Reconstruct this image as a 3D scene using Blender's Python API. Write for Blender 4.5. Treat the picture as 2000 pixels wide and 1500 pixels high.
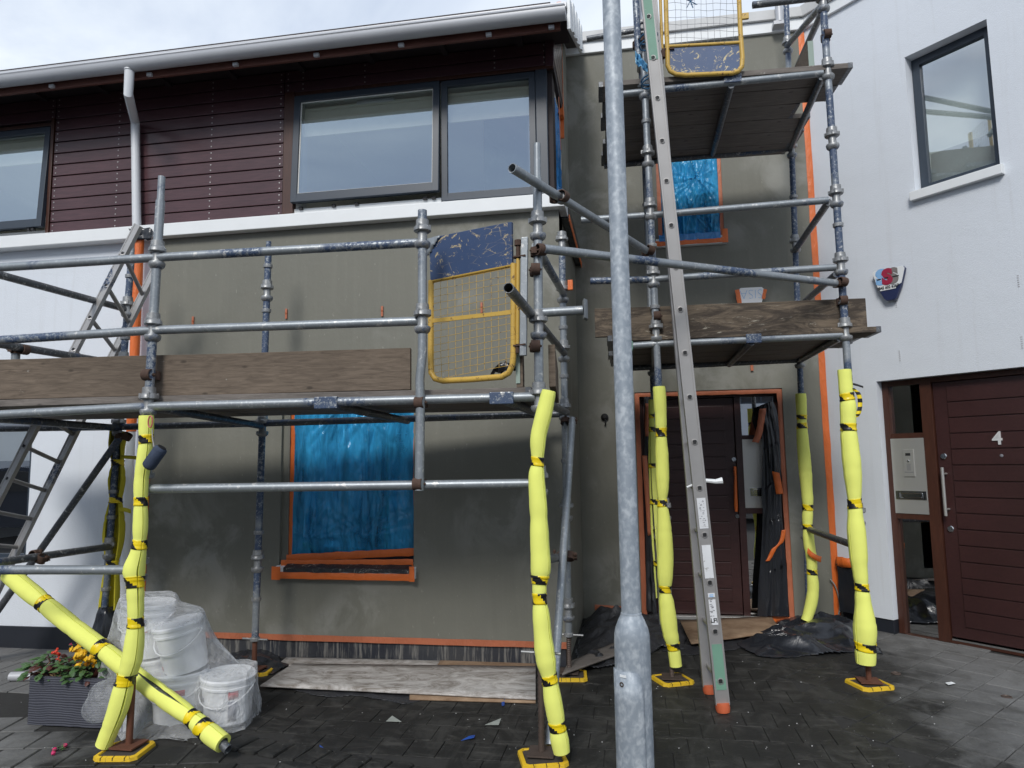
import bpy, bmesh, math, random
from math import radians, sin, cos, pi, tan, atan2, sqrt
from mathutils import Vector as V, Matrix, Quaternion, noise as mn
random.seed(7)
S = bpy.context.scene
for o in list(bpy.data.objects): bpy.data.objects.remove(o)
# ------------------------------------------------------------------ camera
F, YAW, PITCH, ROLL, H = 1370.0, radians(9.62), radians(6.17), radians(.873), 1.45
fw = V((-sin(YAW)*cos(PITCH), cos(YAW)*cos(PITCH), sin(PITCH)))
rt = V((cos(YAW), sin(YAW), 0)); up0 = rt.cross(fw)
cr = cos(ROLL)*rt - sin(ROLL)*up0; cu = sin(ROLL)*rt + cos(ROLL)*up0
CAM = V((0, 0, H))
cd = bpy.data.cameras.new('camera'); cam = bpy.data.objects.new('camera', cd); S.collection.objects.link(cam)
cd.sensor_width = 36; cd.sensor_fit = 'HORIZONTAL'; cd.lens = 36*F/2000; cd.clip_end = 500; cd.clip_start = .05
cam.matrix_world = Matrix(((cr.x, cu.x, -fw.x, 0), (cr.y, cu.y, -fw.y, 0), (cr.z, cu.z, -fw.z, H), (0, 0, 0, 1)))
S.camera = cam
# ------------------------------------------------------------------ world, sun, exposure
SUN_AZ, SUN_EL = radians(188), radians(39)      # azimuth from +Y towards +X: high behind the camera
W = bpy.data.worlds.new('World'); S.world = W; W.use_nodes = True
wt = W.node_tree; wt.nodes.clear()
N = wt.nodes.new; L = wt.links.new
wo = N('ShaderNodeOutputWorld'); sky = N('ShaderNodeTexSky'); sky.sky_type = 'NISHITA'; sky.sun_disc = False
sky.sun_elevation = SUN_EL; sky.sun_rotation = SUN_AZ
b1 = N('ShaderNodeBackground'); b1.inputs[1].default_value = .07; L(sky.outputs[0], b1.inputs[0])
b2 = N('ShaderNodeBackground'); b2.inputs[1].default_value = 1.0
tc = N('ShaderNodeTexCoord'); sx = N('ShaderNodeSeparateXYZ'); L(tc.outputs['Generated'], sx.inputs[0])
mx = N('ShaderNodeMath'); mx.operation = 'MAXIMUM'; L(sx.outputs[2], mx.inputs[0]); mx.inputs[1].default_value = .06
dv = N('ShaderNodeVectorMath'); dv.operation = 'DIVIDE'; L(tc.outputs['Generated'], dv.inputs[0]); L(mx.outputs[0], dv.inputs[1])
nz = N('ShaderNodeTexNoise'); nz.inputs['Scale'].default_value = .9; nz.inputs['Detail'].default_value = 7; nz.inputs['Roughness'].default_value = .55
nz.inputs['Distortion'].default_value = .4; L(dv.outputs[0], nz.inputs['Vector'])
cr1 = N('ShaderNodeValToRGB'); L(nz.outputs[0], cr1.inputs[0])
cr1.color_ramp.elements[0].position = .36; cr1.color_ramp.elements[0].color = (.285, .345, .46, 1)
cr1.color_ramp.elements[1].position = .66; cr1.color_ramp.elements[1].color = (.56, .605, .66, 1)
L(cr1.outputs[0], b2.inputs[0])
cr2 = N('ShaderNodeValToRGB'); L(nz.outputs[0], cr2.inputs[0])
cr2.color_ramp.elements[0].position = .25; cr2.color_ramp.elements[0].color = (.7, .7, .7, 1)
cr2.color_ramp.elements[1].position = .5; cr2.color_ramp.elements[1].color = (1, 1, 1, 1)
ms = N('ShaderNodeMixShader'); L(cr2.outputs[0], ms.inputs[0]); L(b1.outputs[0], ms.inputs[1]); L(b2.outputs[0], ms.inputs[2])
L(ms.outputs[0], wo.inputs[0])
sl = bpy.data.lights.new('sun', 'SUN'); sl.energy = 1.35; sl.angle = radians(17); sl.color = (1, .97, .93)
so = bpy.data.objects.new('sun', sl); S.collection.objects.link(so)
sd = V((sin(SUN_AZ)*cos(SUN_EL), cos(SUN_AZ)*cos(SUN_EL), sin(SUN_EL)))
so.rotation_euler = sd.to_track_quat('Z', 'Y').to_euler(); so.location = (3, -6, 9)
S.view_settings.view_transform = 'Standard'; S.view_settings.look = 'None'; S.view_settings.gamma = 1
S.view_settings.use_curve_mapping = False; S.view_settings.exposure = 0.75
S.render.engine = 'CYCLES'
S.cycles.max_bounces = 10; S.cycles.transparent_max_bounces = 24

# ------------------------------------------------------------------ pixel -> place on a real plane (photograph measured at 2000 x 1500)
def ray(x, y): return cr*((x-1000)/F) - cu*((y-750)/F) + fw
def PZ(x, y, z=0): d = ray(x, y); return CAM + d*((z-H)/d.z)
def PY(x, y, Y): d = ray(x, y); return CAM + d*(Y/d.y)
def PX(x, y, X): d = ray(x, y); return CAM + d*(X/d.x)
def PV(x, y, q, n): d = ray(x, y); return CAM + d*((V(q)-CAM).dot(n)/d.dot(n))
def proj(p):
    d = V(p)-CAM; z = d.dot(fw); return (1000+F*d.dot(cr)/z, 750-F*d.dot(cu)/z, z)
def ppm(p): return F/(V(p)-CAM).dot(fw)
BA = radians(43.8); DB = 5.83
BD = V((sin(BA), -cos(BA), 0)); BN = V((cos(BA), sin(BA), 0))      # along the right-hand house, and into it
def PB(x, y, off=0):                                                # off: metres out from that wall
    d = ray(x, y); return CAM + d*((DB-off)/BN.dot(d))
YA, YB = 5.08, 6.62                                                 # facade and recessed back wall
XR = -.486                                                          # return wall between them
XC = (DB - BN.y*YB)/BN.x                                            # inner corner of back wall and right-hand house
ZV = V((0, 0, 1)); XV = V((1, 0, 0)); YV = V((0, 1, 0))
_q = {'FL': V((-2.601, 3.388, 0)), 'FR': V((-.487, 3.575, 0)), 'TFL': V((.206, 4.863, 0)), 'TFR': V((1.427, 4.926, 0))}
def _nrm(a, b): d = (b-a).normalized(); return V((-d.y, d.x, 0))
nS = _nrm(_q['FL'], _q['FR']); nT = _nrm(_q['TFL'], _q['TFR'])
def SF(x, y, off=0): return PV(x, y, _q['FL']+nS*off, nS)           # front row of the long scaffold
def SR(x, y, off=0): return PV(x, y, _q['FL']+nS*(1.32+off), nS)    # its rear row
def TF(x, y, off=0): return PV(x, y, _q['TFL']+nT*off, nT)          # front row of the door tower
def TR(x, y, off=0): return PV(x, y, _q['TFL']+nT*(1.28+off), nT)

# ------------------------------------------------------------------ building helpers
COL = S.collection; ROOT = {}
def thing(name, label, cat, loc=(0, 0, 0), group=None):
    o = bpy.data.objects.new(name, None); COL.objects.link(o); o.location = loc; o.empty_display_size = .1
    o['label'] = label; o['category'] = cat
    if group: o['group'] = group
    ROOT[o.name] = V(loc); return o
def tag(o, label, cat, group=None):
    o['label'] = label; o['category'] = cat
    if group: o['group'] = group
    return o
def basis(d):
    d = d.normalized(); a = ZV if abs(d.z) < .9 else XV
    x = a.cross(d).normalized(); return x, d.cross(x)
class MB:
    def __init__(s): s.v = []; s.f = []; s.m = []
    def add(s, vs, fs, mi=0):
        k = len(s.v); s.v += [V(p) for p in vs]
        for f in fs: s.f.append(tuple(i+k for i in f)); s.m.append(mi)
        return s
    def hexa(s, c8, mi=0):      # 0-3 one end ring, 4-7 the other
        return s.add(c8, [(3, 2, 1, 0), (4, 5, 6, 7), (0, 1, 5, 4), (1, 2, 6, 5), (2, 3, 7, 6), (3, 0, 4, 7)], mi)
    def obox(s, c, ax, ay, az, mi=0):   # centre and three half vectors
        c, ax, ay, az = V(c), V(ax), V(ay), V(az)
        return s.hexa([c-ax-ay-az, c+ax-ay-az, c+ax+ay-az, c-ax+ay-az, c-ax-ay+az, c+ax-ay+az, c+ax+ay+az, c-ax+ay+az], mi)
    def box(s, lo, hi, mi=0):
        lo, hi = V(lo), V(hi); h = (hi-lo)/2
        return s.obox((lo+hi)/2, (h.x, 0, 0), (0, h.y, 0), (0, 0, h.z), mi)
    def prism(s, poly, ext, mi=0):
        n = len(poly); ext = V(ext); a = [V(p) for p in poly]
        fs = [tuple(range(n-1, -1, -1)), tuple(range(n, 2*n))]+[(i, (i+1) % n, n+(i+1) % n, n+i) for i in range(n)]
        return s.add(a+[p+ext for p in a], fs, mi)
    def tube(s, pts, rad, n=14, mi=0, cap=True, hollow=0.0):
        pts = [V(p) for p in pts]; m = len(pts)
        if not hasattr(rad, '__len__'): rad = [rad]*m
        x, y = basis(pts[1]-pts[0]); vs = []
        for i, p in enumerate(pts):
            d = (pts[min(i+1, m-1)]-pts[max(i-1, 0)]).normalized()
            x = (x-d*x.dot(d)).normalized(); y = d.cross(x)
            vs += [p+(x*cos(2*pi*k/n)+y*sin(2*pi*k/n))*rad[i] for k in range(n)]
        fs = [(i*n+k, i*n+(k+1) % n, (i+1)*n+(k+1) % n, (i+1)*n+k) for i in range(m-1) for k in range(n)]
        s.add(vs, fs, mi)
        if hollow:              # open pipe ends: an inner wall a little way in
            for e, q in ((0, 1), (m-1, m-2)):
                d = (pts[q]-pts[e]).normalized(); base = vs[e*n:(e+1)*n]; c = pts[e]
                r1 = [c+(p-c)*hollow for p in base]; r2 = [p+d*.12 for p in r1]
                fs = [(k, (k+1) % n, n+(k+1) % n, n+k) for k in range(n)]+[(n+k, n+(k+1) % n, 2*n+(k+1) % n, 2*n+k) for k in range(n)]+[tuple(range(2*n, 3*n))]
                s.add(base+r1+r2, fs, mi)
        elif cap:
            s.add(vs[:n], [tuple(range(n-1, -1, -1))], mi); s.add(vs[-n:], [tuple(range(n))], mi)
        return s
    def lathe(s, c, prof, n=20, axis=ZV, mi=0, sx=1, cap=True):
        x, y = basis(V(axis)); a = V(axis).normalized(); c = V(c); vs = []
        for r, h in prof: vs += [c+a*h+(x*cos(2*pi*k/n)+y*sin(2*pi*k/n)*sx)*r for k in range(n)]
        m = len(prof)
        s.add(vs, [(i*n+k, i*n+(k+1) % n, (i+1)*n+(k+1) % n, (i+1)*n+k) for i in range(m-1) for k in range(n)], mi)
        if cap: s.add(vs[:n], [tuple(range(n-1, -1, -1))], mi); s.add(vs[-n:], [tuple(range(n))], mi)
        return s
    def grid(s, rows, mi=0, keep=None):
        nu, nv = len(rows), len(rows[0]); fs = []
        for i in range(nu-1):
            for j in range(nv-1):
                if keep is None or keep(i, j): fs.append((i*nv+j, i*nv+j+1, (i+1)*nv+j+1, (i+1)*nv+j))
        return s.add([p for r in rows for p in r], fs, mi)
    def quad(s, a, b, c, d, mi=0): return s.add([a, b, c, d], [(0, 1, 2, 3)], mi)
    def mesh(s, name, mats, off=V((0, 0, 0)), bev=0, smooth=True, ang=38, solid=0):   # bevelled pieces keep flat faces
        me = bpy.data.meshes.new(name); me.from_pydata([tuple(p-off) for p in s.v], [], s.f)
        for m in (mats if isinstance(mats, (list, tuple)) else [mats]): me.materials.append(m)
        for i, p in enumerate(me.polygons): p.material_index = s.m[i]
        bm = bmesh.new(); bm.from_mesh(me)
        bmesh.ops.remove_doubles(bm, verts=bm.verts, dist=1e-5)
        if solid == 0: bmesh.ops.recalc_face_normals(bm, faces=bm.faces)
        if bev:
            es = [e for e in bm.edges if len(e.link_faces) == 2 and e.calc_face_angle(0) > .6]
            bmesh.ops.bevel(bm, geom=es, offset=bev, segments=2, profile=.6, affect='EDGES', clamp_overlap=True)
        loose = [v for v in bm.verts if not v.link_faces]
        if loose: bmesh.ops.delete(bm, geom=loose, context='VERTS')
        bm.to_mesh(me); bm.free()
        if smooth and not bev:
            me.shade_smooth(); me.set_sharp_from_angle(angle=radians(ang))
        return me
    def build(s, name, mats, parent=None, bev=0, smooth=True, ang=38, solid=0, kind=None):
        off = V((0, 0, 0))
        if parent is not None: off = ROOT[parent.name]
        else:
            lo = V((min(p.x for p in s.v), min(p.y for p in s.v), min(p.z for p in s.v))); hi = V((max(p.x for p in s.v), max(p.y for p in s.v), max(p.z for p in s.v)))
            off = V(((lo.x+hi.x)/2, (lo.y+hi.y)/2, lo.z))
        o = bpy.data.objects.new(name, s.mesh(name, mats, off, bev, smooth, ang, solid)); COL.objects.link(o)
        if parent is not None: o.parent = parent
        else: o.location = off
        ROOT[o.name] = off
        if solid > 0:
            md = o.modifiers.new('thickness', 'SOLIDIFY'); md.thickness = solid; md.offset = 0
        if kind: o['kind'] = kind
        return o
def place(me, name, parent, loc, rot=None, scale=None):    # a piece that shares its mesh
    o = bpy.data.objects.new(name, me); COL.objects.link(o); o.parent = parent
    o.location = V(loc)-(ROOT[parent.name] if parent else V((0, 0, 0)))
    if rot is not None: o.rotation_euler = rot
    if scale: o.scale = scale
    ROOT[o.name] = V(loc); return o
def text(txt, size, c, xd, yd, m, name, parent, fat=0.0, ext=.0008, align='CENTER', sx=1):
    cu_ = bpy.data.curves.new('t', 'FONT'); cu_.body = txt; cu_.size = size; cu_.align_x = align; cu_.align_y = 'CENTER'
    cu_.extrude = ext; cu_.offset = fat; cu_.resolution_u = 3
    to = bpy.data.objects.new('t', cu_); COL.objects.link(to)
    dg = bpy.context.evaluated_depsgraph_get(); dg.update()
    me = bpy.data.meshes.new_from_object(to.evaluated_get(dg)); bpy.data.objects.remove(to)
    xd, yd = V(xd).normalized(), V(yd).normalized(); zd = xd.cross(yd); off = ROOT[parent.name]
    me.transform(Matrix(((xd.x*sx, yd.x, zd.x, c[0]-off.x), (xd.y*sx, yd.y, zd.y, c[1]-off.y), (xd.z*sx, yd.z, zd.z, c[2]-off.z), (0, 0, 0, 1))))
    me.materials.clear(); me.materials.append(m); me.name = name
    o = bpy.data.objects.new(name, me); COL.objects.link(o); o.parent = parent; ROOT[o.name] = off; return o
def nz3(p, s=1.0, o=0.0): return mn.noise(V((p[0]*s+o, p[1]*s+o*1.7, p[2]*s-o)))
def fbm(p, s, o=0.0): q = V(p)*s+V((o, o*1.3, -o)); return mn.noise(q)+.5*mn.noise(q*2.1)+.25*mn.noise(q*4.3)
def ridge(p, s, o=0.0):
    q = V(p)*s+V((o, o*2, o)); return 1-abs(mn.noise(q))*2+.5*(1-abs(mn.noise(q*2.2))*2)
def spline(pts, k):             # Catmull-Rom through tuples of any length
    out = []; n = len(pts)
    for i in range(n-1):
        p0, p1, p2, p3 = pts[max(i-1, 0)], pts[i], pts[i+1], pts[min(i+2, n-1)]
        for j in range(k):
            t = j/k
            out.append(tuple(.5*(2*b+(c-a)*t+(2*a-5*b+4*c-d)*t*t+(3*b-a-3*c+d)*t**3) for a, b, c, d in zip(p0, p1, p2, p3)))
    out.append(tuple(pts[-1])); return out
def inpoly(x, y, poly):
    r = False; j = len(poly)-1
    for i in range(len(poly)):
        a, b = poly[i], poly[j]
        if (a[1] > y) != (b[1] > y) and x < (b[0]-a[0])*(y-a[1])/(b[1]-a[1])+a[0]: r = not r
        j = i
    return r

# ------------------------------------------------------------------ materials
class NT:
    def __init__(s, name):
        s.m = bpy.data.materials.new(name); s.m.use_nodes = True; s.t = s.m.node_tree; s.t.nodes.clear()
        s.out = s.t.nodes.new('ShaderNodeOutputMaterial'); s.b = s.t.nodes.new('ShaderNodeBsdfPrincipled')
        s.t.links.new(s.b.outputs[0], s.out.inputs[0]); s.tc = s.t.nodes.new('ShaderNodeTexCoord'); s.geo = s.t.nodes.new('ShaderNodeNewGeometry')
    def n(s, k, **kw):
        x = s.t.nodes.new(k)
        for a, b in kw.items(): setattr(x, a, b)
        return x
    def set(s, sock, v):
        if hasattr(v, 'is_output'): s.t.links.new(v, sock)
        elif sock.type == 'RGBA': sock.default_value = (v, v, v, 1) if not hasattr(v, '__len__') else (*v[:3], 1)
        else: sock.default_value = v
    def vec(s, sc=(1, 1, 1), world=False):
        mp = s.n('ShaderNodeMapping'); s.t.links.new(s.geo.outputs['Position'] if world else s.tc.outputs['Object'], mp.inputs[0])
        mp.inputs['Scale'].default_value = sc; return mp.outputs[0]
    def noise(s, scale, detail=4, rough=.55, vec=None, dist=0):
        x = s.n('ShaderNodeTexNoise'); x.inputs['Scale'].default_value = scale; x.inputs['Detail'].default_value = detail
        x.inputs['Roughness'].default_value = rough; x.inputs['Distortion'].default_value = dist
        s.t.links.new(vec or s.vec(), x.inputs['Vector']); return x.outputs[0]
    def vor(s, scale, vec=None, feat='F1', col=False):
        x = s.n('ShaderNodeTexVoronoi'); x.feature = feat; x.inputs['Scale'].default_value = scale
        s.t.links.new(vec or s.vec(), x.inputs['Vector']); return x.outputs[1 if col else 0]
    def rmp(s, f, st):
        x = s.n('ShaderNodeValToRGB'); s.t.links.new(f, x.inputs[0]); e = x.color_ramp.elements
        while len(e) < len(st): e.new(.5)
        for el, (p, c) in zip(e, st): el.position = p; el.color = (*c, 1) if hasattr(c, '__len__') else (c, c, c, 1)
        return x.outputs[0]
    def mix(s, f, a, b, mode='MIX'):
        x = s.n('ShaderNodeMix'); x.data_type = 'RGBA'; x.blend_type = mode
        s.set(x.inputs[0], f); s.set(x.inputs[6], a); s.set(x.inputs[7], b); return x.outputs[2]
    def math(s, op, a, b=0.0):
        x = s.n('ShaderNodeMath'); x.operation = op; s.set(x.inputs[0], a); s.set(x.inputs[1], b); return x.outputs[0]
    def bump(s, h, st=.3, d=.01):
        x = s.n('ShaderNodeBump'); x.inputs['Strength'].default_value = st; x.inputs['Distance'].default_value = d
        s.t.links.new(h, x.inputs['Height']); s.t.links.new(x.outputs[0], s.b.inputs['Normal']); return x.outputs[0]
    def p(s, **kw):
        names = {'col': 'Base Color', 'rough': 'Roughness', 'metal': 'Metallic', 'spec': 'Specular IOR Level', 'coat': 'Coat Weight', 'alpha': 'Alpha', 'trans': 'Transmission Weight', 'sub': 'Subsurface Weight'}
        for k, v in kw.items(): s.set(s.b.inputs[names[k]], v)
        return s
def plain(name, col, rough=.5, metal=0, var=.12, sc=14, bump=0, bsc=120):
    t = NT(name); f = t.noise(sc, 5)
    c = t.mix(f, tuple(x*(1-var) for x in col), tuple(min(1, x*(1+var)) for x in col)); t.p(col=c, rough=rough, metal=metal)
    if bump: t.bump(t.noise(bsc, 3), bump, .004)
    return t.m
def m_plaster():
    t = NT('wet_grey_render'); w = t.vec((1, 1, 1), True)
    big = t.noise(1.1, 5, .6, w, .6); mid = t.noise(3.2, 7, .65, t.vec((1, 1, .8), True), .5)
    c = t.rmp(big, [(.3, (.155, .153, .124)), (.7, (.198, .195, .162))])
    blot = t.rmp(mid, [(.46, 0), (.6, 1)]); zone = t.rmp(t.noise(.9, 3, .5, t.vec((1, 1, 1.3), True)), [(.47, 0), (.6, 1)])
    f = t.math('MULTIPLY', blot, zone); c = t.mix(t.math('MULTIPLY', f, .6), c, (.33, .328, .295))
    st = t.noise(7, 4, .6, t.vec((2.2, 2.2, .12), True)); c = t.mix(t.rmp(st, [(.5, 0), (.8, .16)]), c, (.29, .285, .24))
    fl = t.rmp(t.noise(46, 3, .6, t.vec((1, 1, .5), True)), [(.68, 0), (.74, .5)]); c = t.mix(fl, c, (.32, .31, .27))
    t.p(col=c, rough=t.rmp(big, [(.3, .55), (.7, .85)])); t.bump(t.noise(26, 6, .6, t.vec((1, 1, .7), True)), .22, .01); return t.m
def m_white():
    t = NT('white_painted_render'); w = t.vec((1, 1, 1), True)
    c = t.mix(t.noise(.9, 6, .6, w), (.66, .7, .745), (.74, .775, .82))
    st = t.noise(5, 4, .6, t.vec((3, 3, .15), True)); c = t.mix(t.rmp(st, [(.58, 0), (.85, .3)]), c, (.5, .5, .49)); sp = t.rmp(t.noise(34, 3, .6, w), [(.7, 0), (.75, .25)]); c = t.mix(sp, c, (.5, .5, .5))
    t.p(col=c, rough=.8); t.bump(t.math('ADD', t.noise(130, 5, .6, w), t.math('MULTIPLY', t.noise(6, 4, .5, w), 1.5)), .3, .008); return t.m
def m_tube(name, blue, seed=0, base=(.36, .39, .41), dark=(.2, .22, .235)):
    t = NT(name); a = t.noise(9, 5, .6); c = t.mix(a, dark, base)
    c = t.mix(t.rmp(t.noise(55, 3, .6), [(.55, 0), (.75, .6)]), c, (.52, .54, .55))
    zone = t.rmp(t.noise(1.9+seed*.13, 3, .5), [(.64-blue*.26, 0), (.69-blue*.26, 1)])
    fl = t.rmp(t.noise(44, 7, .78), [(.49-blue*.07, 0), (.535-blue*.07, 1)])
    bm = t.math('MULTIPLY', zone, fl)
    c = t.mix(bm, c, (.05, .078, .14))
    c = t.mix(t.rmp(t.noise(21, 5, .7), [(.6, 0), (.66, .75)]), c, (.6, .59, .56))          # plaster splashes
    c = t.mix(t.rmp(t.noise(14, 4, .6), [(.7, 0), (.76, .6)]), c, (.17, .1, .06))
    t.p(col=c, rough=t.mix(bm, .42, .5), metal=t.math('MULTIPLY', t.math('SUBTRACT', 1.0, bm), .45)); t.bump(t.noise(60, 4), .12, .003); return t.m
def m_spangle():
    t = NT('galvanised_spangle'); w = t.vec((1, 1, .75))
    a = t.noise(52, 3, .5, w, .3); b = t.noise(13, 5, .6, w); v = t.n('ShaderNodeSeparateColor'); t.t.links.new(t.vor(75, w, 'F1', True), v.inputs[0])
    f = t.math('ADD', a, t.math('MULTIPLY', t.math('SUBTRACT', b, .5), .8)); f = t.math('ADD', f, t.math('MULTIPLY', v.outputs[0], .09))
    c = t.rmp(f, [(.42, (.28, .32, .36)), (.56, (.33, .37, .41)), (.66, (.38, .42, .455)), (.78, (.46, .5, .53))])
    st = t.noise(8, 4, .5, t.vec((6, 6, .3))); c = t.mix(t.rmp(st, [(.58, 0), (.8, .2)]), c, (.22, .245, .265))
    sc = t.rmp(t.noise(70, 2, .5, t.vec((2.5, 2.5, .25))), [(.7, 0), (.76, .35)]); c = t.mix(sc, c, (.6, .62, .63))
    t.p(col=c, rough=.56, metal=.2); t.bump(t.noise(60, 4), .06, .002); return t.m
def m_wood(name, c1, c2, sc=(1, 12, 12), rough=.7, knots=False, mould=0, world=False, bump=.35):
    t = NT(name); w = t.vec(sc, world)
    g = t.noise(6, 8, .65, w, .8); c = t.mix(t.rmp(g, [(.3, 0), (.7, 1)]), c1, c2)
    big = t.noise(1.7, 3, .5, t.vec((1, 1, 1), world)); c = t.mix(t.rmp(big, [(.35, .0), (.7, .4)]), c, tuple(x*.55 for x in c1))
    if knots:
        k = t.rmp(t.vor(7, t.vec((.6, 1.3, 1.3), world)), [(.05, 1), (.1, 0)]); c = t.mix(t.math('MULTIPLY', k, .7), c, tuple(x*.35 for x in c1))
        c = t.mix(t.rmp(t.noise(22, 5, .7, t.vec((.5, 1, 1), world)), [(.68, 0), (.73, .7)]), c, (.55, .53, .48))
    if mould:
        mo = t.rmp(t.noise(4.5, 7, .75, t.vec((.6, 1, 2.6), world), 1.4), [(.42, 0), (.56, 1)])
        c = t.mix(t.math('MULTIPLY', mo, mould), c, (.035, .026, .02))
        li = t.rmp(t.noise(9, 7, .8, t.vec((.5, 1, 3.4), world), 1.2), [(.6, 0), (.68, 1)]); c = t.mix(t.math('MULTIPLY', li, mould), c, (.5, .46, .37))
    t.p(col=c, rough=rough); t.bump(g, bump, .004); return t.m
def m_paver():
    t = NT('paver_concrete'); w = t.vec((1, 1, 1), True)
    oi = t.n('ShaderNodeObjectInfo')
    n1 = t.noise(1.15, 6, .62, w, .5)
    px = t.n('ShaderNodeSeparateXYZ'); t.t.links.new(t.geo.outputs['Position'], px.inputs[0])
    # dry patches: near the right-hand house and by the left-hand wall; the middle has been wetted by the works
    dx = t.math('ABSOLUTE', t.math('ADD', px.outputs[0], .55)); d = t.math('MULTIPLY', t.math('SUBTRACT', dx, 2.0), .55)
    wet = t.math('ADD', t.math('MULTIPLY', t.math('SUBTRACT', n1, .5), 1.5), d)
    dry = t.rmp(t.math('ADD', wet, t.math('MULTIPLY', t.math('SUBTRACT', t.noise(5, 6, .7, w, 1.0), .5), .55)), [(.02, 0), (.2, .5), (.45, 1)])
    fine = t.noise(75, 4, .7, w); sand = t.mix(fine, (.12, .12, .117), (.25, .248, .24))
    sand = t.mix(t.math('MULTIPLY', oi.outputs['Random'], .45), sand, (.1, .1, .1))
    wetc = t.mix(fine, (.01, .01, .0095), (.032, .0315, .029)); wetc = t.mix(t.math('MULTIPLY', oi.outputs['Random'], .5), wetc, (.018, .018, .017))
    c = t.mix(dry, wetc, sand)
    sm = t.rmp(t.noise(3.4, 8, .72, t.vec((.5, 1.5, 1), True), 1.6), [(.54, 0), (.68, .5)]); c = t.mix(sm, c, (.11, .105, .095)); s2 = t.rmp(t.noise(1.9, 9, .75, t.vec((1.4, .8, 1), True), 2.5), [(.48, 0), (.62, .45)]); c = t.mix(s2, c, (.075, .073, .067)); s3 = t.rmp(t.noise(11, 8, .8, t.vec((.7, 1.5, 1), True), 1.2), [(.6, 0), (.68, .5)]); c = t.mix(s3, c, (.2, .195, .18))
    sp = t.rmp(t.noise(60, 2, .5, w), [(.75, 0), (.78, .9)]); c = t.mix(sp, c, (.34, .34, .33))
    t.p(col=c, rough=t.rmp(dry, [(0, .62), (1, .88)]), spec=.3); t.bump(fine, .3, .004); return t.m
def m_sheet(name, col, rough, film=0.0, tint=(.3, .6, .95), bsc=20, bst=.5):
    t = NT(name); cr_ = t.noise(bsc, 4, .6, t.vec((1.6, 1.6, .5)), 1.4); cr2_ = t.vor(bsc*.8, t.vec((1.5, 1.5, .6)))
    c = t.mix(t.noise(5, 4), tuple(x*.75 for x in col), tuple(min(1, x*1.25) for x in col)); t.p(col=c, rough=rough, spec=.6)
    t.bump(t.math('ADD', cr_, t.math('MULTIPLY', cr2_, .5)), bst, .02)
    if film:
        tr = t.n('ShaderNodeBsdfTransparent'); tr.inputs[0].default_value = (*tint, 1); mxs = t.n('ShaderNodeMixShader')
        f = t.rmp(t.noise(3.5, 5, .6, t.vec((3, 3, .45)), .8), [(.35, max(0, film-.25)), (.7, min(1, film+.25))])
        t.t.links.new(f, mxs.inputs[0]); t.t.links.new(t.b.outputs[0], mxs.inputs[1]); t.t.links.new(tr.outputs[0], mxs.inputs[2]); t.t.links.new(mxs.outputs[0], t.out.inputs[0])
    return t.m
def m_glass(name, refl=.1, tint=(.9, .93, .92), rough=0.0, rc=(1, 1, 1)):
    t = NT(name); t.t.nodes.remove(t.b)
    tr = t.n('ShaderNodeBsdfTransparent'); tr.inputs[0].default_value = (*tint, 1); g = t.n('ShaderNodeBsdfGlossy'); g.inputs['Roughness'].default_value = rough
    g.inputs[0].default_value = (*rc, 1)
    fr = t.n('ShaderNodeFresnel'); fr.inputs[0].default_value = 1.5; ad = t.math('ADD', fr.outputs[0], refl)
    if True: ad = t.math('MINIMUM', ad, 1.0)
    mxs = t.n('ShaderNodeMixShader'); t.t.links.new(ad, mxs.inputs[0]); t.t.links.new(tr.outputs[0], mxs.inputs[1]); t.t.links.new(g.outputs[0], mxs.inputs[2]); t.t.links.new(mxs.outputs[0], t.out.inputs[0])
    return t.m
def m_clear(name='clear_polythene', k=1.0):
    t = NT(name); tr = t.n('ShaderNodeBsdfTransparent'); tr.inputs[0].default_value = (.97, .975, .98, 1)
    t.p(col=(.84, .86, .88), rough=.2, spec=.8); t.bump(t.math('ADD', t.noise(8, 5, .6, None, 2.0), t.math('MULTIPLY', t.vor(11, None, 'DISTANCE_TO_EDGE'), .5)), .8, .04)
    lw = t.n('ShaderNodeLayerWeight'); lw.inputs[0].default_value = .35; f = t.rmp(lw.outputs[1], [(0, .22*k), (.6, .4*k), (1, .85*k)]); f = t.math('ADD', f, t.rmp(t.noise(3, 4, .6), [(.45, 0), (.75, .16)]))
    ms_ = t.n('ShaderNodeMixShader'); t.t.links.new(f, ms_.inputs[0]); t.t.links.new(tr.outputs[0], ms_.inputs[1]); t.t.links.new(t.b.outputs[0], ms_.inputs[2]); t.t.links.new(ms_.outputs[0], t.out.inputs[0]); return t.m
def m_scratched(name, paint, under, amount=.5, rough=.45):
    t = NT(name); e = t.rmp(t.noise(11, 8, .75, t.vec((1, 1, 1)), 2.2), [(.66-amount*.1, 0), (.69-amount*.1, 1)])
    sc = t.rmp(t.vor(9, t.vec((1, 1, 2.8)), 'DISTANCE_TO_EDGE'), [(0, 1), (.02, 0)]); z = t.rmp(t.noise(3.5, 2), [(.55, 0), (.62, 1)])
    f = t.math('MAXIMUM', e, t.math('MULTIPLY', sc, t.math('MULTIPLY', z, .8)))
    c = t.mix(t.noise(4, 5), tuple(x*.8 for x in paint), tuple(x*1.2 for x in paint)); c = t.mix(f, c, under)
    t.p(col=c, rough=rough); t.bump(f, .1, .003); return t.m
PLASTER = m_plaster(); WHITE = m_white()
TRIM = plain('white_trim_paint', (.8, .82, .82), .5, 0, .05, 5); ZINC = plain('zinc_sheet', (.5, .51, .53), .45, .15, .1, 3, .05); ZINCD = plain('zinc_joint', (.27, .28, .29), .5, .2); VENTM = plain('vent_grey', (.5, .5, .51), .7)
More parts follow.
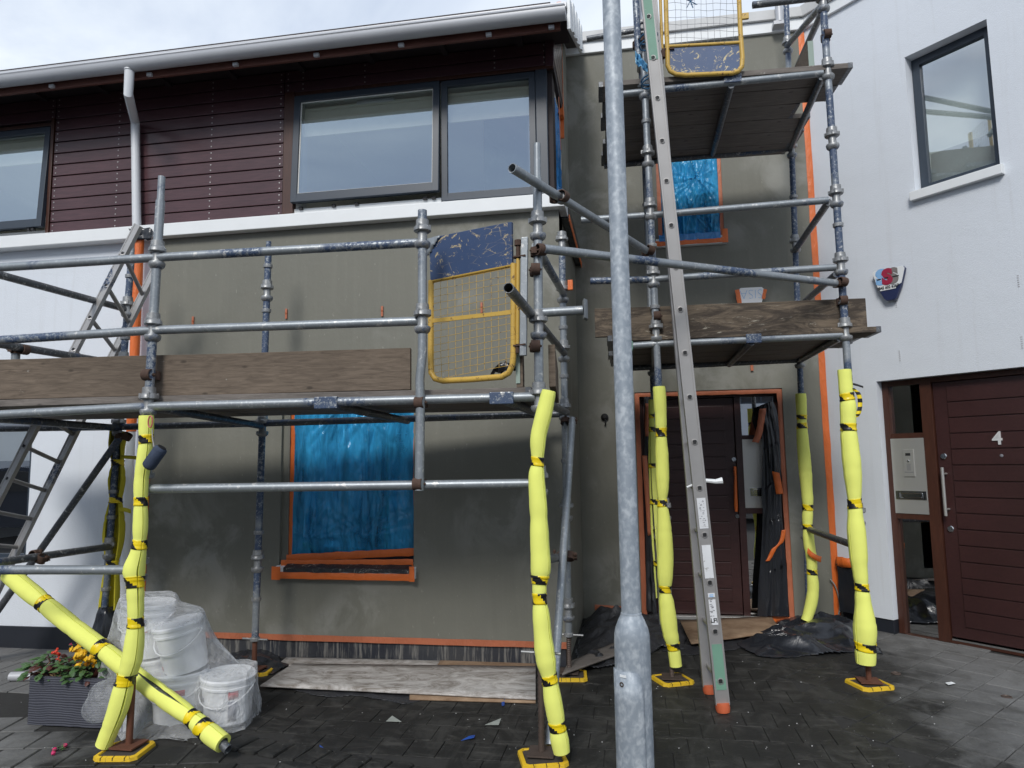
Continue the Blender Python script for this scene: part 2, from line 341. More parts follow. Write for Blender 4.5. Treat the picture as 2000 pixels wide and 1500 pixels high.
PIPE = plain('grey_white_pipe_paint', (.68, .7, .72), .4, 0, .06, 6); GREYCAP = plain('parapet_grey_cap', (.52, .52, .51), .6, 0, .16, 7, .1)
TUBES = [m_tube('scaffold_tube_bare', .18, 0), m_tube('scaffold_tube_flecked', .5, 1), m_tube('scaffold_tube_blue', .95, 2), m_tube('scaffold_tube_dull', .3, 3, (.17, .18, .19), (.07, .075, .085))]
CUPM = m_tube('cup_casting', .25, 4, (.34, .35, .35), (.2, .2, .2)); RUST = plain('rusty_steel', (.085, .05, .036), .85, .15, .45, 40, .3)
JACK = plain('threaded_jack_steel', (.12, .09, .075), .6, .5, .4, 18); JACKRUST = plain('rust_red_jack', (.13, .05, .028), .8, .1, .3, 22, .2)
SPANGLE = m_spangle(); MAHOG = m_wood('mahogany_cladding', (.06, .0275, .0325), (.105, .048, .054), (1.2, 10, 14), .3, bump=.12)
DOORW = m_wood('mahogany_door', (.037, .0145, .014), (.063, .0245, .0235), (1.2, 10, 14), .38, bump=.12); FRAMEW = m_wood('brown_frame_wood', (.05, .017, .01), (.085, .03, .017), (8, 8, 1), .45, bump=.1)
FASCIA = m_wood('red_brown_fascia', (.11, .036, .025), (.17, .06, .04), (1.2, 8, 8), .6); SOFFIT = plain('dark_soffit_stain', (.022, .013, .014), .7, 0, .2, 6)
PLANK = m_wood('weathered_scaffold_board', (.1, .075, .054), (.22, .17, .126), (.7, 11, 11), .85, True, bump=.5); PLANKD = m_wood('mouldy_scaffold_board', (.1, .076, .052), (.24, .185, .13), (.6, 9, 9), .85, True, .85, bump=.5)
PLANKU = m_wood('grey_scaffold_board', (.12, .105, .092), (.25, .22, .195), (.7, 11, 11), .85, True, bump=.5)
FOAM = plain('fluorescent_foam', (.86, .9, .2), .85, 0, .05, 9, .12, 220); FOAMD = plain('aged_yellow_foam', (.6, .52, .03), .85, 0, .15, 9, .15)
FOAMIN = plain('grey_foam_core', (.16, .16, .15), .9); TAPEY = plain('yellow_hazard_tape', (.86, .64, .01), .35, 0, .1, 20, .3, 50); TAPEB = plain('black_hazard_tape', (.012, .012, .013), .35, 0, .3, 20, .3, 50)
ORANGE = m_sheet('orange_masking_tape', (.72, .15, .022), .45, bsc=16, bst=.35); ORANGED = m_sheet('dirty_orange_tape', (.46, .14, .065), .5, bsc=16, bst=.4)
BLUEF = m_sheet('blue_masking_film', (.05, .43, .8), .13, .5, (.22, .64, .96), 7, .9); BLUEO = m_sheet('blue_film_folded', (.03, .21, .52), .22, bsc=18, bst=.6)
BLACKP = m_sheet('black_polythene', (.017, .019, .024), .24, bsc=3.5, bst=.3); SPLASH = (lambda t: (t.p(col=t.mix(t.rmp(t.noise(16, 8, .75, t.vec((.7, 1, 1)), 1.8), [(.58, 0), (.62, 1)]), (.02, .021, .024), (.36, .35, .31)), rough=.45), t.bump(t.noise(18, 5, .6, None, 1.5), .6, .012), t.m)[2])(NT('splashed_black_sheet'))
BLACKD = m_sheet('dusty_black_polythene', (.032, .033, .037), .42, bsc=9, bst=.6)
CLEAR = m_clear(); CLEAR2 = m_clear('thin_clear_polythene', .42)
GLASS = m_glass('window_glass', .33, (.98, .99, .97), 0, (.72, .86, 1)); GLASSD = m_glass('side_glass', .5, (.5, .52, .52)); GLASSF = m_glass('frosted_glass', .3, (.85, .92, .92), .02)
ANTH = plain('anthracite_frame', (.035, .048, .066), .4, 0, .08, 5); DARKREV = plain('dark_reveal_paint', (.02, .024, .03), .6)
STEEL = plain('brushed_steel', (.6, .59, .56), .36, .65, .05, 3); CHROME = plain('polished_steel', (.75, .75, .74), .14, 1, .03); SCREW = plain('screw_heads', (.36, .34, .33), .4, .4)
YPAINT = m_scratched('chipped_yellow_paint', (.58, .37, .07), (.13, .06, .03), .8); NUMB = plain('satin_number', (.8, .8, .79), .3, .3); BPANEL = m_scratched('scratched_blue_panel', (.03, .06, .14), (.5, .4, .22), .8); BPANEL2 = m_scratched('faded_blue_panel', (.06, .1, .2), (.6, .5, .28), 1.05)
YPAD = m_scratched('yellow_base_pad', (.72, .46, .02), (.05, .05, .045), .25, .6); BLACK = plain('black_rubber', (.015, .015, .016), .6); PADTOP = plain('dirty_pad_plate', (.07, .06, .052), .7, .2, .4, 20)
ALU = plain('weathered_aluminium', (.33, .32, .31), .5, .45, .14, 6, .05); ALUBLUE = m_tube('aluminium_blue_smear', .3, 6, (.5, .485, .47), (.4, .39, .375)); GREENP = m_scratched('worn_green_paint', (.17, .33, .24), (.45, .45, .42), .3); MINT = m_scratched('pale_green_metal', (.3, .38, .33), (.4, .4, .38), .4); ORUB = plain('orange_rubber', (.6, .13, .05), .6)
PAVER = m_paver(); BED = plain('joint_sand', (.026, .025, .023), .95, 0, .4, 30); PLINTH = plain('dark_plinth_paint', (.014, .017, .024), .55, 0, .3, 5, .1)
PLINTHD = (lambda t: (t.p(col=t.mix(t.rmp(t.noise(30, 5, .7, t.vec((1, 1, .07))), [(.5, 0), (.62, .8)]), t.mix(t.rmp(t.noise(2.2, 4), [(.4, 0), (.6, .5)]), (.014, .017, .026), (.07, .07, .07)), (.22, .21, .19)), rough=.6), t.m)[1])(NT('splashed_plinth'))
BOARDW = (lambda t: (t.p(col=t.mix(t.rmp(t.noise(5.5, 9, .75, t.vec((.7, 1.3, 1)), 1.5), [(.36, 0), (.6, 1)]), (.17, .145, .12), (.53, .51, .485)), rough=.85), t.bump(t.noise(40, 5), .3, .004), t.m)[2])(NT('splashed_sheet_board'))
CARD = (lambda t: (t.p(col=t.mix(t.rmp(t.noise(4, 7, .7), [(.35, 0), (.65, 1)]), (.19, .115, .065), (.36, .25, .16)), rough=.85), t.m)[1])(NT('brown_hardboard'))
PLASTIC = plain('white_bucket_plastic', (.8, .81, .82), .4, 0, .04); RED = plain('red_print', (.55, .03, .04), .5); NAVY = plain('navy_print', (.02, .03, .09), .4); GREYP = plain('grey_print', (.2, .2, .22), .5); SKYB = plain('light_blue_print', (.25, .48, .78), .5)
SCRAP = plain('grey_scrap_paper', (.3, .32, .29), .7, 0, .3, 30); PAPERG = plain('plaster_crumb', (.4, .4, .39), .9); PAPER = m_scratched('torn_white_label', (.72, .73, .74), (.38, .37, .35), .7); PLANTER = plain('slate_planter', (.055, .058, .075), .6, 0, .3, 9, .2, 60); SOIL = plain('potting_soil', (.035, .025, .018), .95, 0, .4, 40, .6)
LEAF = plain('begonia_leaf', (.06, .125, .04), .45, 0, .5, 15); LEAFR = plain('bronze_leaf', (.09, .03, .022), .45, 0, .4, 15); PETY = plain('yellow_petal', (.85, .5, .012), .6, 0, .15, 20); PETR = plain('red_petal', (.65, .05, .02), .55); PETP = plain('pink_petal', (.55, .03, .13), .55); STRAW = plain('dry_straw', (.28, .19, .09), .8)
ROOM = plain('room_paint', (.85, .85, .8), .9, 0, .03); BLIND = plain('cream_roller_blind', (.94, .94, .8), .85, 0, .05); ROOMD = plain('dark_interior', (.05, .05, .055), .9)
CABLE = plain('grey_cable', (.3, .29, .27), .6); SPK = plain('blue_speaker_fabric', (.035, .05, .085), .8, 0, .3, 40, .4); PINK = plain('red_carabiner', (.5, .1, .1), .4); ROPE = plain('blue_rope', (.04, .13, .24), .8); LBLUE = plain('light_blue_polythene', (.2, .5, .75), .3, 0, .3, 30)
BTAPE = plain('blue_tape_scrap', (.02, .08, .35), .45); CARP = plain('dark_car_paint', (.03, .036, .055), .2, .3, .1); TYRE = plain('tyre_rubber', (.02, .02, .02), .8)

# ------------------------------------------------------------------ ground
def struct(o): o['kind'] = 'structure'; return o
g = MB(); g.quad((-60, -60, -.007), (60, -60, -.007), (60, 60, -.007), (-60, 60, -.007)); struct(g.build('ground', BED))
pav = thing('paving', 'x', 'x', (0, 0, 0)); del pav['label']; del pav['category']; pav['kind'] = 'structure'
def paver_mesh(i, lx, ly):
    r = random.Random(i); m = MB(); gp = .003 if lx > .18 else .0012; hx, hy, b = lx/2-gp, ly/2-gp, .004 if lx > .18 else .0012
    j = [(r.uniform(-.003, .003), r.uniform(-.003, .003)) for _ in range(4)]
    lo = [V((sx_*hx+q[0], sy_*hy+q[1], -.02)) for (sx_, sy_), q in zip(((-1, -1), (1, -1), (1, 1), (-1, 1)), j)]
    mid = [p+V((0, 0, .015)) for p in lo]; top = [V((p.x*(1-b/hx), p.y*(1-b/hy), r.uniform(-.0008, .0008))) for p in lo]
    m.add(lo+mid+top, [(0, 1, 5, 4), (1, 2, 6, 5), (2, 3, 7, 6), (3, 0, 4, 7), (4, 5, 9, 8), (5, 6, 10, 9), (6, 7, 11, 10), (7, 4, 8, 11), (8, 9, 10, 11)])
    return m.mesh('paver', PAVER, smooth=False)
cells = []      # (position, angle, kind)
KA, KB = PZ(250, 1425), PZ(660, 1500)                       # the row of rounded setts between the two fields
kd = (KB-KA).normalized(); kn = V((-kd.y, kd.x, 0))         # towards the house
if kn.y < 0: kn = -kn
def zone(p):
    if BN.dot(p) > DB-2.35 and p.x > .75 and (p.x-.75) > (5.6-p.y)*.28: return 'B'
    if p.x < -.3 and (p-KA).dot(kn) < .08: return 'C'
    return 'A'
def fill(z, ang, lx, ly, org):
    ca, sa = cos(ang), sin(ang); nx, ny = int(8/lx), int(8/ly)
    for i in range(-nx, nx):
        for j in range(-ny, ny):
            u, v = (i+(.5*(j % 2) if z != 'B' else 0))*lx, j*ly
            p = V((org[0]+u*ca-v*sa, org[1]+u*sa+v*ca, 0))
            if zone(p) != z or not (-9 < p.x < 4.5) or p.y < 1.6 or p.y > 6.9: continue
            if BN.dot(p) > DB+.12 or (p.y > YA+.1 and p.x < XR-.1): continue
            x, y, d = proj(p)
            if d < .5 or x < -160 or x > 2160 or y > 1640: continue
            if z == 'C' and (p-KA).dot(kn) > -.06: continue
            if z == 'A' and p.x < -.3 and (p-KA).dot(kn) < .2: continue
            cells.append((p, ang, z, d))
fill('A', 0, .165, .205, (-.02, 3.0)); fill('B', -(pi/2-BA)+.09, .225, .205, (2.2, 4.6)); fill('C', radians(11), .2, .24, (-3.0, 3.0))
for k in range(22):
    p = KA+kd*(k*.118-.45)+kn*.07; cells.append((p, atan2(kd.y, kd.x)+random.uniform(-.05, .05), 'K', proj(p)[2]))
PM = {'A': [paver_mesh(i, .165, .205) for i in range(5)], 'B': [paver_mesh(10+i, .225, .205) for i in range(4)], 'C': [paver_mesh(20+i, .195, .235) for i in range(4)]}
def sett(i):
    m = MB(); r = random.Random(i); m.box((-.052, -.085, -.03), (.052, .085, .012)); 
    for v in m.v: v += V((r.uniform(-.005, .005), r.uniform(-.006, .006), 0))
    return m.mesh('paver', PAVER, bev=.014, smooth=True, ang=80)
PM['K'] = [sett(i) for i in range(4)]
cells.sort(key=lambda c: c[3]+(0 if c[2] == 'K' else .01)); rest = MB()
for k, (p, a, z, d) in enumerate(cells):
    me = random.choice(PM[z]); q_ = 1 if z != 'A' else .3; rx, ry, dz = random.gauss(0, .006)*q_, random.gauss(0, .006)*q_, random.uniform(-.003, .002)*q_
    if k < 300: place(me, 'paver', pav, p+V((0, 0, dz)), (rx, ry, a))
    else:
        mt = Matrix.Translation(p+V((0, 0, dz))) @ Matrix.Rotation(a, 4, 'Z') @ Matrix.Rotation(rx, 4, 'X')
        rest.add([mt @ v.co for v in me.vertices], [tuple(q.vertices) for q in me.polygons])
rest.build('far_pavers', PAVER, pav, smooth=False, kind='stuff')

# ------------------------------------------------------------------ walls with openings
def wall(mb, O, xd, nd, x0, x1, z0, z1, holes=(), depth=.3, mi=0):
    """front face O + xd*x + Z*z, thickness along nd (into the house), openings (xa, xb, za, zb) with reveals"""
    xs = sorted({x0, x1, *[h[0] for h in holes], *[h[1] for h in holes]}); zs = sorted({z0, z1, *[h[2] for h in holes], *[h[3] for h in holes]})
    P = lambda x, z, d=0: V(O)+V(xd)*x+ZV*z+V(nd)*d
    for a, b in zip(xs, xs[1:]):
        for c, d in zip(zs, zs[1:]):
            if any(h[0] <= (a+b)/2 <= h[1] and h[2] <= (c+d)/2 <= h[3] for h in holes): continue
            mb.quad(P(a, c), P(b, c), P(b, d), P(a, d), mi); mb.quad(P(a, c, depth), P(b, c, depth), P(b, d, depth), P(a, d, depth), mi)
    cuts = sorted((h[0], h[1]) for h in holes if h[2] <= z0+1e-6); e = x0
    for a, b in cuts+[(x1, x1)]:
        if a > e: mb.quad(P(e, z0), P(a, z0), P(a, z0, depth), P(e, z0, depth), mi)
        e = b
    for (a, b, c, d) in list(holes)+[(x0, x1, z0, z1)]:
        for (p, q) in (((a, c), (b, c)), ((b, c), (b, d)), ((b, d), (a, d)), ((a, d), (a, c))):
            if p[1] <= z0+1e-6 and q[1] <= z0+1e-6: continue
            mb.quad(P(*p), P(*q), P(*q, depth), P(*p, depth), mi)
def rect_frame(mb, P, x0, x1, z0, z1, w, d0, d1, mi=0, wb=None, wt=None):
    """four bars of a frame; P(x, z, d) gives a point, d outwards positive"""
    wb = wb or w; wt = wt or w
    for (a, b, c, e) in ((x0, x0+w, z0, z1), (x1-w, x1, z0, z1), (x0+w, x1-w, z0, z0+wb), (x0+w, x1-w, z1-wt, z1)):
        mb.hexa([P(a, c, d0), P(b, c, d0), P(b, c, d1), P(a, c, d1), P(a, e, d0), P(b, e, d0), P(b, e, d1), P(a, e, d1)], mi)
def slab(mb, P, x0, x1, z0, z1, d0, d1, mi=0):
    mb.hexa([P(x0, z0, d0), P(x1, z0, d0), P(x1, z0, d1), P(x0, z0, d1), P(x0, z1, d0), P(x1, z1, d0), P(x1, z1, d1), P(x0, z1, d1)], mi)

# ------------------------------------------------------------------ the house being plastered
HA = thing('terraced_house', 'terraced house with fresh grey render below and dark mahogany boards above its white ledge', 'house', (-2, YA, 0))
PA = lambda x, z, d=0: V((x, YA-d, z))
PBk = lambda x, z, d=0: V((x, YB-d, z))
XL = -3.83; ZL0, ZL1 = 3.31, 3.415
wl, wr_, wz0, wz1 = PY(549, 900, YA).x, PY(808, 900, YA).x, PY(670, 1112, YA).z, 1.98
m = MB(); wall(m, (0, YA, 0), XV, YV, XL, XR, .14, ZL0, [(wl, wr_, wz0, wz1)], .26)
m.quad((XR, YA, .03), (XR, YB, .03), (XR, YB, ZL0), (XR, YA, ZL0))
m.build('front_wall', PLASTER, HA, smooth=False)
dl, dr, dt = PY(1247, 1000, YB).x, PY(1541, 1000, YB).x, PY(1390, 762, YB).z
ul, ur, uz0, uz1 = PY(1283, 380, YB).x, PY(1411, 380, YB).x, PY(1345, 468, YB).z, PY(1345, 296, YB).z
ZP = PY(1340, 84, YB).z
m = MB(); wall(m, (0, YB, 0), XV, YV, XR-.6, XC+.3, .0, ZP, [(dl, dr, 0, dt), (ul, ur, uz0, uz1)], .22)
YS = 5.78
m.quad((-.525, YS, ZL1), (-.525, YB, ZL1), (-.525, YB, ZP), (-.525, YS, ZP)); m.quad((-.525, YS, ZL1), (-.525, YS, ZP), (-1.2, YS, ZP), (-1.2, YS, ZL1))
m.build('back_wall', PLASTER, HA, smooth=False)
m = MB(); m.box((XL+.02, YA+.015, -.01), (XR-.02, YA+.2, .14)); m.build('plinth', PLINTHD, HA, bev=.004)
m = MB(); wv = []
for i in range(60):
    x = XL+.03+(XR+.02-XL-.06)*i/59; wv.append((V((x, YA-.004-.003*mn.noise(V((x*6, 0, 0))), .128+.006*mn.noise(V((x*3, 1, 0))))), V((x, YA-.004-.003*mn.noise(V((x*5, 3, 0))), .172+.004*mn.noise(V((x*4, 2, 0)))))))
m.grid([[a, b] for a, b in wv]); base_tape = m
# white ledge, its dark return and parapet
m = MB(); m.box((XL-4.5, YA-.075, ZL0), (XR+.055, YA+.05, ZL1)); m.box((XR-.02, YA+.05, ZL0), (XR+.055, YA+.17, ZL1)); m.build('ledge', TRIM, HA, bev=.006)
m = MB(); m.box((XR-.02, YA+.172, ZL0-.01), (XR+.06, YB, ZL1+.01)); m.build('wrapped_ledge', BLACKP, HA)
m = MB(); m.box((XR+.061, YA+.18, ZL0-.035), (XR+.066, YB-.01, ZL0+.02)); m.build('tape_strip', ORANGE, HA)
m = MB(); m.box((XR-.7, YB-.03, ZP-.005), (XC+.02, YB+.1, ZP+.105)); m.build('parapet_fascia', TRIM, HA, bev=.004)
m = MB(); m.prism([(XR-.7, YB-.06, ZP+.108), (XR-.7, YB-.045, ZP+.215), (XR-.7, YB+.3, ZP+.25), (XR-.7, YB+.3, ZP+.108)], (XC-.02-XR+.7, 0, 0)); m.build('parapet_cap', GREYCAP, HA, bev=.006)
m = MB(); q = PY(1522, 28, YB-.1); m.lathe(q+V((0, 0, -.08)), [(.035, 0), (.035, .2)], 14); m.box(q+V((-.06, -.03, -.11)), q+V((.05, .14, -.075))); m.build('overflow_pipe', ZINC, HA)
# upper storey: backing, boards
Wx0, Wx1, Wz0, Wz1 = PY(573, 300, YA).x, PY(1068, 250, YA).x, 3.425, 4.43
Vx1 = PY(100, 350, YA).x; Vx0 = Vx1-1.9
CX = -.497; ZT = 4.655
m = MB(); wall(m, (0, YA+.03, 0), XV, YV, XL-4.5, CX-.02, ZL1, 5.0, [(Wx0, Wx1, Wz0, Wz1), (Vx0, Vx1, Wz0, Wz1-.03)], .18); m.build('timber_backing', SOFFIT, HA, smooth=False)
XJ0, XJ1 = PY(107, 300, YA).x, PY(555, 300, YA).x
pitch_ = (ZT-ZL1-.012)/12; screws = MB()
def board(x0, x1, z0, z1, sc):
    b = MB(); b.box((x0, YA-.012, z0), (x1, YA+.012, z1)); b.build('cladding_board', MAHOG, HA, bev=.0035)
    for x in sc:
        for f in (.25, .75):
            z = z0+(z1-z0)*f; screws.lathe((x, YA-.012, z), [(.0062, 0), (.0062, .0022), (.003, .003)], 8, (0, -1, 0))
for k in range(12):
    z0 = ZL1+.012+k*pitch_; z1 = z0+pitch_-.009
    board(XJ0+.004, XJ1-.004, z0, z1, [XJ0+.03, PY(233, 300, YA).x, PY(414, 300, YA).x, XJ1-.03])
    if z0 > Wz1-.02:
        board(XJ1+.004, CX-.07, max(z0, Wz1+.03), z1, [XJ1+.03, PY(594, 130, YA).x, PY(714, 125, YA).x, PY(966, 100, YA).x, PY(1062, 90, YA).x])
        board(XL-4.4, XJ0-.004, z0, z1, [XJ0-.03])
m = MB(); m.box((CX-.066, YA-.016, 4.45), (CX, YA+.03, ZT+.001)); m.build('corner_board', MAHOG, HA, bev=.004)
screws.build('screw_heads', SCREW, HA, kind='stuff')
m = MB()    # brown casings round the two windows
for lo_, hi_ in (((XJ1+.003, YA-.022, ZL1), (Wx0+.012, YA+.1, Wz1+.03)), ((Vx1-.012, YA-.022, ZL1), (XJ0-.003, YA+.1, Wz1+.03)), ((Wx0+.0125, YA-.01, Wz1), (CX-.005, YA+.1, Wz1+.028)), ((Vx0, YA-.01, Wz1-.03), (Vx1-.0125, YA+.1, Wz1))):
    m = MB(); m.box(lo_, hi_); m.build('window_casing', FRAMEW, HA, bev=.003)
# right upper window: opening light, fixed light, corner post
wA = MB(); x0, x1, xm = Wx0+.012, Wx1-.1, PY(861, 280, YA).x
rect_frame(wA, PA, x0, x1+.02, Wz0+.005, Wz1-.005, .05, -.12, -.03, 0); slab(wA, PA, x0+.002, xm, Wz0+.006, Wz0+.053, -.029, -.004); win = wA.build('window', TRIM, HA, bev=.003)
tl = radians(2.6); zt_ = Wz1-.012
def PSash(x, z, d=0): h = zt_-z; return V((x, YA-.012-d-h*sin(tl)+0*d, zt_-h*cos(tl)))
m = MB(); rect_frame(m, PSash, x0, xm-.004, Wz0+.085, zt_, .05, -.03, .012, 0, .07); m.build('opening_sash', ANTH, win, bev=.003)
m = MB(); rect_frame(m, PSash, x0+.05, xm-.054, Wz0+.155, zt_-.05, .009, -.026, -.008); m.build('glazing_bead', ROOM, win)
m = MB(); m.quad(PSash(x0+.045, Wz0+.15, -.01), PSash(xm-.05, Wz0+.15, -.01), PSash(xm-.05, zt_-.045, -.01), PSash(x0+.045, zt_-.045, -.01)); m.build('pane', GLASS, win, smooth=False)
m = MB(); rect_frame(m, PA, xm+.004, x1+.015, Wz0+.02, zt_+.004, .048, -.03, .006, 0, .06); m.build('fixed_frame', ANTH, win, bev=.003)
m = MB(); m.quad(PA(xm+.05, Wz0+.08, -.01), PA(x1-.03, Wz0+.08, -.01), PA(x1-.03, zt_-.045, -.01), PA(xm+.05, zt_-.045, -.01)); m.build('pane', GLASS, win, smooth=False)
m = MB(); m.box((x1+.018, YA-.01, Wz0), (Wx1+.008, YA+.14, Wz1+.002)); m.build('corner_post', ANTH, HA, bev=.006)
for x in (x0+.05, x0+.33, x0+.52, xm-.14, xm-.07): m = MB(); m.box((x, YA-.018, Wz0+.04), (x+.03, YA+.003, Wz0+.062)); m.build('sash_catch', BLACK, win)
# left upper window
wB = MB(); rect_frame(wB, PA, Vx0, Vx1-.012, Wz0+.005, Wz1-.035, .05, -.12, -.03); win2 = wB.build('window', TRIM, HA, bev=.003)
zt2 = Wz1-.045
def PS2(x, z, d=0): h = zt2-z; return V((x, YA-.012-d-h*sin(tl), zt2-h*cos(tl)))
m = MB(); rect_frame(m, PS2, Vx0+.01, Vx1-.014, Wz0+.055, zt2, .05, -.03, .012, 0, .07); m.build('opening_sash', ANTH, win2, bev=.003)
m = MB(); m.quad(PS2(Vx0+.055, Wz0+.12, -.01), PS2(Vx1-.06, Wz0+.12, -.01), PS2(Vx1-.06, zt2-.045, -.01), PS2(Vx0+.055, zt2-.045, -.01)); m.build('pane', GLASS, win2, smooth=False)
for x in (Vx1-.12, Vx1-.16): m = MB(); m.box((x, YA-.055, Wz0+.03), (x+.025, YA-.03, Wz0+.055)); m.build('sash_catch', BLACK, win2)
# rooms behind the upper windows
for nm, a, b in (('room_interior', XJ1-.05, CX-.03), ('room_interior', Vx0-.3, XJ0+.05)):
    m = MB(); m.quad((a, YA+.22, 3.2), (b, YA+.22, 3.2), (b, 8, 3.2), (a, 8, 3.2)); m.quad((a, YA+.22, 4.62), (b, YA+.22, 4.62), (b, 8, 4.62), (a, 8, 4.62))
    m.quad((a, 8, 3.2), (b, 8, 3.2), (b, 8, 4.62), (a, 8, 4.62)); m.quad((a, YA+.22, 3.2), (a, 8, 3.2), (a, 8, 4.62), (a, YA+.22, 4.62)); m.quad((b, YA+.22, 3.2), (b, 8, 3.2), (b, 8, 4.62), (b, YA+.22, 4.62))
    m.build(nm, ROOM, HA, smooth=False)
    bl = MB(); bl.box((a+.18, YA+.06, 4.13), (b-.12, YA+.064, 4.315)); bl.box((a+.18, YA+.055, 4.105), (b-.12, YA+.07, 4.13)); bl.tube([(a+.1, YA+.08, 4.335), (b-.1, YA+.08, 4.335)], .022, 12); bl.build('roller_blind', BLIND, HA)
m = MB(); m.box((xm-.72, YA+.05, 4.335), (xm-.4, YA+.08, 4.365)); m.build('blind_bracket', TRIM, HA, bev=.004)
# side of the upper storey: boards, dark head, masked side window
RP = .47
def zr(y): return 4.645+RP*(y-4.62)
for k in range(11):
    z0 = 4.5+k*.1; z1 = z0+.092
    ys = YA if zr(YA) > z1 else 4.62+(z1-4.645)/RP
    if ys > YS-.05: break
    m = MB(); m.box((CX-.02, ys, z0), (CX+.004, YS-.01, z1)); m.build('cladding_board', MAHOG, HA, bev=.0035)
m = MB(); m.box((CX-.2, YA+.02, 4.42), (CX-.001, YS-.01, 4.5)); m.build('side_window_head', SOFFIT, HA); m = MB(); m.box((-.72, YA+.1, 3.4), (-.66, YS, 4.42)); m.build('side_window', ANTH, HA)
m = MB(); m.box((-.528, YS-.012, 4.2), (-.49, YS+.012, ZP)); m.build('tape_strip', ORANGE, HA); m = MB(); m.box((CX-.09, YS-.1, 4.36), (CX+.012, YS-.013, 4.43)); m.build('tape_strip', ORANGE, HA)
# eave: soffit, fascia, gutter, rafters, zinc roof with standing seams
EX = -.375
m = MB(); m.box((XL-4.5, 4.68, 4.655), (EX, YA+.05, 4.67)); m.build('soffit', SOFFIT, HA)
m = MB(); m.box((XL-4.5, 4.665, 4.475), (EX-.03, 4.69, 4.654)); m.build('fascia', FASCIA, HA, bev=.003)
for i in range(9): x = -.75-i*.6; m = MB(); m.box((x-.022, 4.692, 4.625), (x+.022, YA-.014, 4.654)); m.build('rafter_end', SOFFIT, HA)
m = MB(); gy, gz, gr = 4.6, 4.56, .057; prof = [(gy+gr*cos(radians(a)), gz+gr*sin(radians(a))) for a in range(-5, -196, -12)]
prof += [(gy-gr-.006, gz+.012), (gy-gr-.002, gz+.024), (gy-gr+.01, gz+.022)]
gx0 = XL-4.5
rows = [[V((x, y, z)) for y, z in prof] for x in (gx0, EX+.012)]; m.grid(rows)
m.prism([V((EX+.012, y, z)) for y, z in prof[:17]], (.004, 0, 0)); gut = m.build('gutter', ZINC, HA, solid=.003)
for px in (82, 214, 275, 410): 
    m = MB(); x = PY(px, 120, 4.52).x; m.grid([[V((x+dx, gy+(y-gy)*1.015, gz+(z-gz)*1.015)) for y, z in prof[:17]] for dx in (-.002, .002)]); m.build('gutter_joint', ZINCD, gut)
br = MB(); br.box((-.02, -.012, -.012), (.02, .012, .012)); brm = br.mesh('gutter_clip', ZINC)
for px in (102, 293, 461, 619, 784, 955, 1077): p = PY(px, 190-.13*px, 4.66); place(brm, 'gutter_clip', gut, (p.x, 4.655, 4.49))
m = MB(); ye = 6.3
m.hexa([(gx0, 4.6, 4.6), (EX+.02, 4.6, 4.6), (EX+.02, 4.6, 4.635), (gx0, 4.6, 4.635), (gx0, 8.2, zr(8.2)-.04), (EX+.02, 8.2, zr(8.2)-.04), (EX+.02, 8.2, zr(8.2)), (gx0, 8.2, zr(8.2))])
roof = m.build('roof', ZINC, HA)
for i in range(16): m = MB(); x = EX-.02-i*.45; m.hexa([(x-.008, 4.8, zr(4.8)), (x+.008, 4.8, zr(4.8)), (x+.008, 4.8, zr(4.8)+.02), (x-.008, 4.8, zr(4.8)+.02), (x-.008, 8, zr(8)), (x+.008, 8, zr(8)), (x+.008, 8, zr(8)+.02), (x-.008, 8, zr(8)+.02)]); m.build('roof_seam', ZINC, roof)
for i in range(9):   # verge facing made of folded zinc trays, each lapped a little over the next
    vp = MB(); y0 = 4.64+i*.16; y1 = y0+.152; h = .2; o = .012*(i % 2)
    vp.hexa([(EX+.02, y0, zr(y0)-h), (EX+.045+o, y0, zr(y0)-h), (EX+.045+o, y1, zr(y1)-h), (EX+.02, y1, zr(y1)-h), (EX+.02, y0, zr(y0)+.03), (EX+.045+o, y0, zr(y0)+.03), (EX+.045+o, y1, zr(y1)+.03), (EX+.02, y1, zr(y1)+.03)]); vp.build('verge_tray', TRIM, roof, bev=.004)
m = MB(); m.hexa([(CX, 4.69, 4.66), (EX+.018, 4.69, 4.66), (EX+.018, 4.69, 4.62), (CX, 4.69, 4.62), (CX, 6.4, zr(6.4)-.06), (EX+.018, 6.4, zr(6.4)-.06), (EX+.018, 6.4, zr(6.4)-.09), (CX, 6.4, zr(6.4)-.09)]); m.build('verge_soffit', SOFFIT, HA)
# lower window behind the film
m = MB(); Z0, Z1 = wz0+.05, wz1; rect_frame(m, PA, wl+.03, wr_-.005, Z0, Z1, .075, -.16, -.1); wlow = m.build('window', ANTH, HA, bev=.004)
xc = PY(716, 950, YA).x
for px, w_ in ((660, .018), (716, .035)): m = MB(); x_ = PY(px, 950, YA).x; slab(m, PA, x_-w_, x_+w_, Z0+.075, Z1-.075, -.155, -.1); m.build('mullion', ANTH, wlow, bev=.004)
m = MB(); slab(m, PA, wl+.1, wr_-.08, 1.6, 1.66, -.153, -.105); m.build('transom_bar', ANTH, wlow)
for xa_, xb_, z in ((xc+.04, wr_-.07, 1.2), (xc+.04, wr_-.07, 1.02), (wl+.09, xc-.04, 1.31)): m = MB(); slab(m, PA, xa_, xb_, z-.012, z+.012, -.15, -.12); m.build('glazing_bar', GREYP, wlow)
m = MB(); m.quad(PA(wl+.08, Z0+.05, -.13), PA(wr_-.05, Z0+.05, -.13), PA(wr_-.05, Z1-.05, -.13), PA(wl+.08, Z1-.05, -.13)); m.build('pane', GLASSF, wlow, smooth=False)
m = MB(); m.box((wl-.2, YA+.27, .4), (wr_+.2, YA+1.2, 2.2)); m.build('pale_backing', TRIM, HA, smooth=False)  # pale blind behind the filmed window
